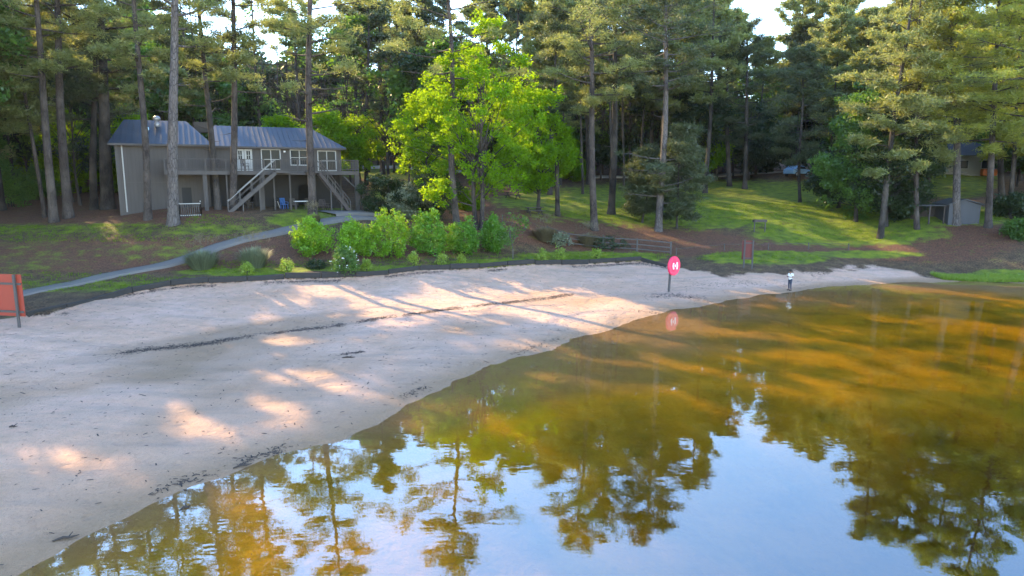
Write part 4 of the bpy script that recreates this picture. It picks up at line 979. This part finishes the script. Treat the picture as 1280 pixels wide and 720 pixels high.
# small dark junipers right of the house and other understorey
for i, (px, Y, cz, rx, rz, mt, lab) in enumerate([
  (482,65,6.4,2.4,1.9,'leaf_dark','small dark feathery tree just right of the deck corner'),
  (512,64,5.8,1.9,1.5,'leaf_grey','small grey-green tree between the deck corner and the dark juniper'),
  (543,64,6.5,2.8,2.3,'leaf_dark','dense dark juniper behind the tall yellow-green bush'),
  (590,70,6.2,1.6,1.8,'leaf_bright','small lime sapling beside the pale trunks of the bright tree')]):
    broad(at(px,Y), 0, .07, cz, rx, rz, 330+i, lab, mats=('bark_dark',mt), lobes=30, per=46, sz=.10, cull=(i in (3,)), stems=2, name='small_tree', ncl=10)
for i, (px, Y, h_, r_, mt, lab) in enumerate([
  (14,70,4.5,3.6,'leaf_mid','big green understorey bush at the left edge of the woods'),(-40,66,4.5,3.6,'leaf_dark',''),(50,78,4.0,3.0,'leaf_mid','green understorey bush behind the leaning pine pair'),
  (100,84,4.5,3.2,'leaf_bright','yellow-green understorey bush behind the pine pair, lit from behind'),(160,84,4.5,3.2,'leaf_bright','yellow-green understorey bush above the left end of the house roof'),
  (35,92,5.5,4,'leaf_bright','tall lit bush deep in the left woods'),(-90,72,5,4,'leaf_dark',''),
  (1125,72,3.4,2.8,'leaf_dark','dark shrub on the bank behind the slim pine by the shed'),(1275,60,1.4,1.2,'leaf_mid','low bright green shrub at the right edge of the far bank'),(1268,66,2.4,2.0,'leaf_dark','dark shrub at the right edge above the low bright one'),
  (720,104,3,3,'leaf_bright','lit green shrub far behind the tall bare-trunked pine'),(1028,104,2.4,1.6,'leaf_dark','dark shrub beside the parked car')]):
    if px < -20: continue
    b_ = at(px,Y); broad(b_, 0, .06, b_[2]+h_*.5, r_, h_*.5, 350+i, lab, mats=('bark_dark',mt), lobes=22, per=36, sz=.13, stems=3, name='understorey_bush', ncl=10, cat='bush')

for i, (px, Y, h_, r_, lab) in enumerate([(352,84,8.5,3.2,'back-lit yellow-green tree rising behind the middle of the house roof'),(410,82,9.5,3.6,'back-lit yellow-green tree just above the right end of the house roof'),(452,86,9,3.4,'back-lit lime tree on the slope right of the house roof'),
    (92,74,9,3.0,'back-lit yellow-green tree between the pine pair and the thick house-corner pine'),(165,78,10,3.2,'back-lit yellow-green tree above the left end of the roof'),(880,100,8,3.6,'lit green tree at the back of the lawn right of the big shaded pine'),(690,100,8,3.4,'lit green tree far behind the thin pine by the bright tree')]):
    b_ = at(px, Y); broad(b_, 0, .12, b_[2]+h_*.62, r_, h_*.42, 370+i, lab, mats=('bark_dark','leaf_bright'), lobes=36, per=30, sz=.16, ncl=11, cull=False)
    SPH.append((Vector((b_[0], b_[1], b_[2]+h_*.7)), r_*.9, .25))
for i, (px, Y, H, cb, rd, lab) in enumerate([(846,68,12.5,3.9,3.0,'young dark pine with low foliage just right of the big shaded pine'),(803,70,10.5,4.3,2.6,'small dark young pine just left of the big shaded pine')]):
    b_ = at(px, Y); pine(b_, (b_[0]+.3, b_[1], H), .11, cb, rd, 40, 390+i, lab, mats=('bark_dark','needles_dark'), per=90, dead=0, cull=False)
# wood behind: rows of individual trees
AREAS = [(0,'at the far left edge'),(60,'behind the pine pair'),(140,'left of the house roof'),(215,'behind the left roof end'),(280,'behind the roof middle'),(345,'behind the right roof end'),(420,'just right of the house roof'),
 (480,'left of the curved pine'),(550,'behind the curved pine'),(620,'behind the bright green tree'),(700,'behind the bare-trunked pine'),(780,'left of the big shaded pine'),(850,'right of the big shaded pine'),
 (905,'under the sky gap'),(975,'right of the sky gap'),(1040,'behind the dark clump'),(1110,'above the shed lean-to'),(1180,'behind the shed'),(1240,'right of the shed'),(1290,'at the right edge')]
def area(px):
    px = max(0, min(1290, px)); return min(AREAS, key=lambda a: abs(a[0]-px))[1]
rr = random.Random(11)
rows = [(-420,130,63,30,'L'),(-380,130,74,34,'L'),(-350,560,87,30,'B'),(-300,640,102,28,'B'),(-300,640,116,30,'B'),(560,900,112,24,'M'),(600,880,97,30,'M'),(440,900,106,28,'M'),(640,900,87,44,'M'),(890,1110,114,26,'S'),(1000,1500,79,30,'R'),(1080,1500,68,46,'R'),(985,1500,95,26,'R')]
cnt = 0; used = {}
for x0, x1, Y0, st, zn in rows:
    px = x0+rr.uniform(0, st)
    while px < x1:
        Y = Y0+rr.uniform(-4,4); pw = px+rr.uniform(-8,8); cnt += 1; b_ = at(pw, Y); px += st*rr.uniform(.75,1.3)
        if zn == 'L' and -20 < pw < 135 and Y < 70 and rr.random() < .5: continue
        vis = -60 < pw < 1340
        if (965 < pw < 1030 and Y < 112) or (1140 < pw < 1240 and 72 < Y < 97): continue
        dmin = min(math.hypot(b_[0]-q[0], b_[1]-q[1]) for q in PLACED)
        if dmin < 1.5: continue
        el_top = math.tan(R(rr.uniform(13.5,19))) if zn != 'S' else math.tan(R(rr.uniform(12.4,15)))
        H = 8+Y*el_top if zn != 'L' else rr.uniform(25,31)
        H = min(max(H, b_[2]+12), 33)
        if zn == 'M': H = min(H, 8+Y*math.tan(R(17)))
        if 915 < pw < 985 and Y > 80: H = min(H, 8+Y*math.tan(R(rr.uniform(10.6,11.8))))
        if zn == 'R': H = min(H, 30)
        if zn == 'R' and 1000 < pw < 1060: H = min(H, 8+Y*math.tan(R(14.5)))
        bl = rr.random() < (.36 if zn in 'LB' else .3) and not (zn == 'M' and Y < 92)
        depth = 'near' if Y < 80 else ('middle' if Y < 100 else 'back')
        if bl:
            mt = rr.choice(('leaf_dark','leaf_mid','leaf_mid','leaf_dark')); kind = 'dark leafy tree' if mt == 'leaf_dark' else 'green leafy tree'
        else:
            mt = rr.choice(('needles','needles_dark','needles')) if zn != 'R' else rr.choice(('needles_gold','needles')); kind = {'needles':'grey-green pine','needles_dark':'dark pine','needles_gold':'sunlit-golden pine'}[mt]
        gir = rr.choice(('slim','stout')); r_tr = rr.uniform(.15,.19) if gir == 'slim' else rr.uniform(.24,.31)
        lab = f'{gir} {kind} in {depth} row {area(pw)}' if pw > -25 else 'shade tree added to the wood beyond the left picture edge'  # trees added past the left edge to shade the sand
        grp = f'trees {area(pw)}' if pw > -25 else 'added shade trees beyond the left picture edge'
        far = Y > 82
        if bl:
            hh_ = min(H, b_[2]+rr.uniform(10,16)); cz = (b_[2]+2.5+hh_)/2+1
            broad(b_, 0, r_tr*.85, cz, rr.uniform(3.2,4.6), (hh_-b_[2]-2)/2, 500+cnt, lab, grp, ('bark_dark', mt), lobes=26, per=34 if far else 44, sz=.22 if far else .16, ncl=10)
        else:
            cb = b_[2]+(H-b_[2])*rr.uniform(.22,.42) if zn in 'LB' else b_[2]+(H-b_[2])*rr.uniform(.4,.5) if zn == 'M' and Y < 92 else b_[2]+(H-b_[2])*rr.uniform(.18,.38)
            pine(b_, (b_[0]+rr.uniform(-1,1), b_[1]+rr.uniform(-1,1), H), r_tr, cb, rr.uniform(4.0,5.6), 34, 700+cnt, lab, grp, ('bark_dark' if rr.random() < .6 else 'bark', mt), per=74 if far else 70, ln=.50 if far else .40, wd=.08 if far else .055, subs=5, dead=3)
# leafy middle storey of the wood
rr = random.Random(23); px = -150
while px < 1330:
    for Y0 in (90, 108, 122):
        if px > 560 and px < 1100 and Y0 < 100: continue
        Y = Y0+rr.uniform(-5,5); pw = px+rr.uniform(-14,14); b_ = at(pw, Y); cnt += 1
        if (955 < pw < 1040 and Y < 112) or (1130 < pw < 1250 and Y < 97): continue
        if min(math.hypot(b_[0]-q[0], b_[1]-q[1]) for q in PLACED) < 1.2: continue
        top_ = 8+Y*math.tan(R(rr.uniform(8,14.5))); top_ = max(top_, b_[2]+7)
        if 915 < pw < 985: top_ = min(top_, 8+Y*math.tan(R(9.5)))
        mt = rr.choice(('leaf_dark','leaf_mid','leaf_mid')); kind = 'low dark leafy tree' if mt == 'leaf_dark' else 'low green leafy tree'
        depth = 'near' if Y < 80 else ('middle' if Y < 100 else 'back')
        lab = f'{kind} in {depth} row {area(pw)}' if pw > -25 else 'shade tree added to the wood beyond the left picture edge'  # those past the left edge are added for their shade
        grp = f'trees {area(pw)}' if pw > -25 else 'added shade trees beyond the left picture edge'
        broad(b_, 0, .14, (b_[2]+1.5+top_)/2, rr.uniform(3.8,5.4), (top_-b_[2]-1.5)/2, 1500+cnt, lab, grp, ('bark_dark', mt), lobes=34, per=40, sz=.27, ncl=12)
    px += 30
for k_, (pw, Y) in enumerate([(988,118),(1004,122),(1022,117),(1040,110)]):
    b_ = at(pw, Y); pine(b_, (b_[0]+.5, b_[1], 8+Y*math.tan(R(14.5+k_*.4))), .24, b_[2]+9, 5.4, 36, 1990+k_, ['tall pine behind the pale blue car, left of two','tall pine behind the pale blue car, right of two','tall pine in the back row right of the pale blue car','tall pine rising behind the bushy tree at the lawn end'][k_], 'trees right of the sky gap', ('bark_dark','needles'), per=74, ln=.5, wd=.08)
# unseen trees added beyond the left picture edge to shade the sand
for i, (x, y, H) in enumerate([(-46,52,28),(-52,44,27),(-58,56,29),(-64,48,28),(-50,36,25),(-60,36,27),(-70,40,28),(-56,66,30),(-66,62,30),(-74,54,30),(-44,30,22),(-52,24,22),(-49,58,30),(-55,50,30),(-61,44,29),(-47,46,26),(-68,68,30),(-80,60,30),(-60,28,26),(-56,40,29),(-50,64,31),(-43,41,24),(-40,34,23),(-44,55,30),(-46,60,30),(-43,50,30),(-47,56,30),(-50,62,31),(-42,47,28)]):
    if i % 3 == 2 or i > 24: broad((x,y,gz(x,y)), 0, .25, gz(x,y)+15, 5.6, 9, 900+i, 'leafy shade tree added beyond the left picture edge', 'added shade trees beyond the left picture edge', ('bark_dark','leaf_mid'), lobes=34, per=40, sz=.2, ncl=10)
    else: pine((x,y,gz(x,y)), (x+.5,y,H), .28, gz(x,y)+8, 5.0, 34, 900+i, 'shade pine added beyond the left picture edge', 'added shade trees beyond the left picture edge', per=60, ln=.42, wd=.06)
# far wood, too many to count: one mass of trunks and foliage
rng = np.random.default_rng(5); tb = MB(); cs = []
for i in range(420):
    az = rng.uniform(-52,50); Dd = rng.uniform(130,215); x, y = Dd*math.sin(R(az)), Dd*math.cos(R(az)); z = gz(x,y); H = z+rng.uniform(14,22)
    if 14 < az < 22: H = z+rng.uniform(8,12)
    tb.tube([(x,y,z-.3),(x+rng.uniform(-1,1),y,H)], [.28,.08], 5, False)
    n = 80; u = rng.uniform(0,1,n); a_ = rng.uniform(0,6.28,n); rr_ = (1-.6*u)*rng.uniform(.5,4.6,n)
    cs.append(np.stack([x+rr_*np.cos(a_), y+rr_*np.sin(a_), z+1+(H-z-1)*u], 1))
cs = np.concatenate(cs)
V1, F1 = leaves(cs, 26, (.9,.9,.55), .5, rng)
tag(mesh_np('far_wood', V1, F1, M['leaf_dark']), 'far dark wood closing the view behind all the nearer trees', 'wood', kind='stuff')
o = tb.build('far_trunks', M['bark_dark']); tag(o, 'trunks of the far wood seen as thin dark lines between the nearer trees', 'wood', kind='stuff')

# ------------------------------------------------------------------ bushes, grasses and flowers of the planted bank
def bush(px, py, Y, wpx, hpx, seed, label, mt='leaf_bush', per=34, sz=.085, n=150, top=1.0, group=None, name='round_bush', cat='bush'):
    b_ = tuple(hit(px, py)) if py else at(px, Y); Y = b_[1]; k = Y/F; rx = wpx*k/2; h = hpx*k
    rng = np.random.default_rng(seed); rr = random.Random(seed)
    u = rng.normal(size=(n,3)); u[:,2] = u[:,2]; u /= np.linalg.norm(u, axis=1)[:,None]
    r_ = rng.uniform(.55,.98,n)**.6; lump = 1+.17*np.sin(u[:,0]*6+seed)+.16*np.sin(u[:,2]*7+u[:,1]*5+seed*2)+.1*np.sin(u[:,0]*13+u[:,2]*11)
    taper = 1-.28*top*np.maximum(u[:,2],0)
    c = np.stack([u[:,0]*rx*r_*lump*taper, u[:,1]*rx*r_*lump*taper, h*.5+u[:,2]*h*.48*r_*lump], 1); c[:,2] = np.maximum(c[:,2], h*.06)
    root = empty(name, b_, 0, label=label, cat=cat, group=group)
    tb = MB()
    for i in range(7):
        q = c[rng.integers(n)]*.8; tb.tube([(rr.gauss(0,.06),rr.gauss(0,.06),-.1),(q[0]*.4,q[1]*.4,q[2]*.5),tuple(q)], [.035,.025,.01], 5, False)
    tb.build('stems', M['bark_dark'], root)
    V_, F_ = leaves(c, per, (sz*1.5,)*3, sz, rng, .1)
    mesh_np('foliage', V_, F_, M[mt], root); return root
BG = 'round yellow-green bushes in a row on the planted bank'
for i, (px, Y, w_, h_, tp, lb) in enumerate([
  (390,52.5,50,50,.3,'round yellow-green bush, leftmost of the row below the house patio'),(443,53.5,44,46,.3,'round yellow-green bush just left of the tallest one in the row'),
  (488,54.3,56,62,.9,'tallest bright yellow-green bush of the row'),(537,55.3,50,62,1.3,'pointed green bush just right of the tallest one'),
  (579,56.2,46,46,.3,'rounded green bush between the pointed bush and the last of the row'),(617,57.2,32,50,1.4,'narrow green bush at the right end of the row')]):
    bush(px, {390:320,443:320,488:321,537:320,579:319,617:316}[px], Y, w_*.94, h_*.92, 40+i, lb, 'leaf_bush' if i < 3 else 'leaf_bush_deep', n=300, per=24, top=tp, group=BG)
for i, (px, Y, w_, h_, lb) in enumerate([(309,46.9,14,14,'small lime shrub left of its twin by the timber edging under the ornamental grass'),(359,47.9,16,16,'small lime shrub below the leftmost round bush'),(458,50.2,12,13,'tiny lime shrub right of the white-flowered bush'),
  (517,51.9,11,17,'upright lime shrub below the pointed green bush, left one of two'),(552,52.8,12,15,'upright lime shrub below the pointed green bush, right one of two'),(577,53.6,9,13,'thin lime shrub below the rounded green bush'),(677,56,11,15,'lime shrub below the sapling by the timber edging'),(700,56.5,12,18,'taller lime shrub left of the rail fence'),(745,58,14,12,'low lime shrub in the grass under the rail fence')]):
    bush(px, {309:343,359:341,458:338,517:333,552:332,577:331,677:327,700:326,745:323}[px], Y, w_, h_, 60+i, lb, 'leaf_lime', per=16, sz=.07, n=36, group='small lime shrubs along the timber edging', name='small_shrub', cat='shrub')
fl = bush(432, 346, 49.0, 34, 36, 80, 'dark bush dotted with small white flowers beside the timber edging', 'leaf_mid', per=26, sz=.07, n=110, top=1.2, name='flowering_bush')
rng = np.random.default_rng(81); u = rng.normal(size=(26,3)); u /= np.linalg.norm(u, axis=1)[:,None]; k = 49/F
V_, F_ = leaves(np.stack([u[:,0]*17*k*(1-.3*u[:,2]), u[:,1]*17*k-.05, 18*k+u[:,2]*18*k], 1), 3, (.05,)*3, .055, rng, .1)
mesh_np('flowers', V_, F_, M['flower'], fl)
for i, (px, Y, w_, h_, lb) in enumerate([(760,61.5,44,16,'low dark scrub along the rail fence'),(700,62.5,30,16,'low grey-green scrub at the left end of the rail fence'),(395,49,20,8,'low pale tuft between the small lime shrubs')]):
    bush(px, {760:312,470:325,700:308,535:325,395:336}[px], Y, w_, h_, 90+i, lb, 'leaf_dark' if i % 2 == 0 else 'leaf_grey', per=22, sz=.08, n=60, top=0, name='low_shrub', cat='shrub')
# sapling
sb_ = hit(641,324); broad(tuple(sb_), 0, .045, sb_.z+2.3, 1.5, 1.3, 410, 'thin open sapling with sparse light green leaves right of the bush row', mats=('bark_pale','leaf_mid'), lobes=14, per=12, sz=.10, name='sapling', ncl=5, cull=False, cat='sapling')
# ornamental grass clumps
def clump(px, py, wpx, hpx, seed, label, plume=True, mt='leaf_grey', cat='ornamental grass'):
    b_ = tuple(hit(px, py)); Y = b_[1]; k = Y/F; rng = np.random.default_rng(seed); n = 1300; rx = wpx*k/2; h = hpx*k
    root = empty('ornamental_grass', b_, 0, label=label, cat=cat)
    a = rng.uniform(0,2*math.pi,n); r_ = np.sqrt(rng.uniform(0,1,n)); L = h*rng.uniform(.55,1.0,n)*(1-.25*r_)
    bx, by = .35*rx*r_*np.cos(a), .35*rx*r_*np.sin(a); out = rx*r_*rng.uniform(.7,1.05,n)
    P0 = np.stack([bx,by,np.zeros(n)-.05],1); P1 = np.stack([bx+.4*out*np.cos(a),by+.4*out*np.sin(a),L*.75],1); P2 = np.stack([out*np.cos(a),out*np.sin(a),L*rng.uniform(.7,1.0,n)],1)
    s = np.stack([-np.sin(a),np.cos(a),0*a],1)*.014
    V_ = np.stack([P0-s,P0+s,P1+s,P1-s,P2],1).reshape(-1,3); i_ = np.arange(n)*5
    F_ = np.concatenate([np.stack([i_,i_+1,i_+2],1),np.stack([i_,i_+2,i_+3],1),np.stack([i_+3,i_+2,i_+4],1)])
    mesh_np('blades', V_, F_, M[mt], root)
    if plume:
        n = 60; a = rng.uniform(0,6.28,n); r_ = rng.uniform(0,.8,n)*rx; c = np.stack([r_*np.cos(a), r_*np.sin(a), h*rng.uniform(1.0,1.35,n)],1)
        V_, F_ = blades(c, 12, (.03,.03,.10), .12, .012, rng, .8); mesh_np('plumes', V_, F_, M['leaf_tan'], root)
clump(253, 336, 64, 32, 21, 'large grey-green ornamental grass clump with tan plumes left of the path')
clump(318, 334, 60, 34, 22, 'large grey-green ornamental grass clump right of the one by the path bend')
clump(392, 283, 26, 22, 23, 'small pinkish dry grass tuft behind the leftmost round bush', mt='leaf_tan')
clump(682, 302, 50, 24, 24, 'hazy dry grass clump at the left end of the rail fence', mt='leaf_tan')
clump(735, 308, 44, 22, 25, 'dry grass clump behind the middle of the rail fence', mt='leaf_tan')
# short grass tufts: uncountable
rng = np.random.default_rng(31); n = 60000
xs = rng.uniform(-48,50,n); ys_ = rng.uniform(30,80,n)
def gmask(x, y, z):
    X, Y = to_px(x, y, z); m = np.zeros(len(x))
    for cx, cy, rx, ry in [(900,258,230,34),(1060,290,130,18),(960,322,90,9),(740,322,110,10),(640,325,160,10),(120,292,300,13),(280,278,60,12),(100,352,220,14),(1255,346,40,6),(1150,270,150,14),(300,335,90,14),(520,332,200,9),(380,275,50,10)]:
        m = np.maximum(m, 1-((X-cx)/rx)**2-((Y-cy)/ry)**2)
    return m
zs = height(xs, ys_); gm = gmask(xs, ys_, zs); nz_ = vnoise(xs, ys_, 2.2, 9)
k = (gm+nz_*.8 > .75) & (gm > 0) & (ys_ > ye(xs)+.25); c = np.stack([xs[k], ys_[k], zs[k]+.01], 1)
V_, F_ = blades(c, 5, (.10,.10,.0), .13, .016, rng, 1.6); tag(mesh_np('grass', V_, F_, M['grass']), 'short green grass on the lawn and the planted bank', 'grass', kind='stuff')
# lush strip at the right shore
xs = rng.uniform(34,44,5000); yy_ = ye(xs)+rng.uniform(-.3,1.4,5000); zs = np.maximum(height(xs, yy_), 0)
V_, F_ = blades(np.stack([xs,yy_,zs],1), 4, (.06,.06,.0), .32, .02, rng, 1.8); tag(mesh_np('shore_grass', V_, F_, M['leaf_lime']), 'lush bright grass strip on the right shore at the water edge', 'grass', kind='stuff')

# ------------------------------------------------------------------ litter on the sand: wrack line, twigs, pine cones, leaves (uncountable)
rng = np.random.default_rng(41)
def wline(pts, n, sp):
    Q = np.array([tuple(G(a,b_,.5)[:2]) for a, b_ in pts]); L = np.r_[0, np.cumsum(np.hypot(*np.diff(Q,axis=0).T))]; s = rng.uniform(0,L[-1],n)
    x = np.interp(s,L,Q[:,0]); y = np.interp(s,L,Q[:,1]); k = (vnoise(s,s*0,1.3,4)*.6+vnoise(s,s*0,.35,6)*.4 > .45)|(rng.random(n) < .12)
    return x[k]+rng.normal(0,sp,k.sum())*.5, y[k]+rng.normal(0,sp,k.sum())
X_, Y_ = [], []
for pts, n, sp in [([(137,431),(200,424),(260,417),(330,407),(400,400),(470,391),(560,380),(640,370),(715,361)],4600,.27),([(806,364),(840,362),(885,367)],420,.5),([(410,434),(455,430)],120,.08),
                   ([(780,378),(830,383),(900,372)],240,.25),([(860,352),(930,350),(1000,352)],300,.5),([(60,395),(85,400)],90,.15)]:
    a, b_ = wline(pts, n, sp); X_.append(a); Y_.append(b_)
# along the waterline
s = rng.uniform(0,1,1500); i0 = 2+(s*14).astype(int); fr_ = s*14-(s*14).astype(int)
x = SX[i0]*(1-fr_)+SX[i0+1]*fr_; y = SY[i0]*(1-fr_)+SY[i0+1]*fr_; k = vnoise(x,y,1.1,12) > .62
X_.append(x[k]-rng.normal(.4,.16,k.sum())); Y_.append(y[k]+rng.normal(.4,.16,k.sum()))
X_.append(rng.uniform(-26,30,3800)); Y_.append(rng.uniform(12,54,3800))
# dark pine straw washed down under the timber edging
xw = rng.uniform(wall_x0-4, wall_x1, 5200); kk = vnoise(xw, xw*0, 2.4, 15) > .45; xw = xw[kk]; X_.append(xw); Y_.append(ye(xw)-np.abs(rng.normal(0,.35,len(xw)))-.1)
X_, Y_ = np.concatenate(X_), np.concatenate(Y_); k = (Y_ > ys(X_)+.12) & (Y_ < ye(X_)); X_, Y_ = X_[k], Y_[k]; Z_ = height(X_, Y_)+.012
n = len(X_); a = rng.uniform(0,math.pi,n); L = rng.uniform(.015,.08,n)*(1+1.6*(rng.random(n) < .06)); W_ = rng.uniform(.006,.02,n)
d = np.stack([np.cos(a),np.sin(a),rng.normal(0,.15,n)],1)*L[:,None]; s_ = np.stack([-np.sin(a),np.cos(a),0*a],1)*W_[:,None]; c = np.stack([X_,Y_,Z_],1); up_ = np.array([0,0,.012])
V_ = np.stack([c-d-s_,c-d+s_,c+d+s_,c+d-s_,c+up_],1).reshape(-1,3); i_ = np.arange(n)*5
F_ = np.concatenate([np.stack([i_+a_,i_+b_,i_+4],1) for a_, b_ in ((0,1),(1,2),(2,3),(3,0))])
tag(mesh_np('twig_litter', V_, F_, M['litter']), 'dark twigs, needles and leaf bits scattered and washed into lines on the sand', 'litter', kind='stuff')
rng = np.random.default_rng(43); n = 900; X_ = rng.uniform(-12,34,n); Y_ = ys(X_)-np.abs(rng.normal(0,3.0,n))-.25; k = vnoise(X_,Y_,1.6,31) > .5; X_, Y_ = X_[k], Y_[k]; n = len(X_)
V_, F_ = leaves(np.stack([X_,Y_,np.full(n,.006)],1), 1, (.02,.02,.0), .028, rng, 30.); V_[:,2] = .006
tag(mesh_np('floating_leaves', V_, F_, M['litter']), 'tiny leaf bits floating on the shallow water along the beach', 'litter', kind='stuff')
# driftwood pieces
for px, py, z0, a_, L_, lb in ((82,671,.08,.5,.5,'dark stick lying at the water edge at the lower left'),(232,636,-.02,.9,.28,'short dark stick end poking from the shallow water at the lower left'),(14,518,.6,.1,.22,'small dark stick on the sand at the left edge'),(303,579,.12,.6,.5,'thin dark stick at the waterline left of the sky reflection'),(435,434,.6,.1,.55,'thin dark stick on the middle of the sand')):
    q = G(px,py,z0); z = max(gz(q.x,q.y), -.03)
    m = MB().tube([(-L_/2,0,.03),(-L_*.1,.04,.05),(L_*.2,-.03,.05),(L_/2,.05,.03)], [.02,.035,.03,.012], 6).tube([(L_*.1,0,.05),(L_*.25,.16,.08)], [.018,.008], 5)
    o = m.build('driftwood', M['litter'], loc=(q.x,q.y,z), rz=a_); tag(o, lb, 'driftwood')

# tell look-alike trees of one row apart by their order from the left
from collections import defaultdict
same = defaultdict(list)
for o_ in COL.objects:
    if o_.parent is None and 'label' in o_ and 'beyond the left' not in o_['label'] and o_.type == 'EMPTY': same[o_['label']].append(o_)
for lb, os_ in same.items():
    if len(os_) < 2: continue
    os_.sort(key=lambda o_: to_px(*o_.location)[0])
    names = ['left one', 'right one'] if len(os_) == 2 else [w_+' from left' for w_ in ('first','second','third','fourth','fifth','sixth','seventh','eighth')]
    for o_, w_ in zip(os_, names): o_['label'] = lb+', '+w_

for o_ in COL.objects:
    if 'label' in o_ and len(o_['label'].replace('-', ' ').split()) > 16: print('LONG', o_['label'])
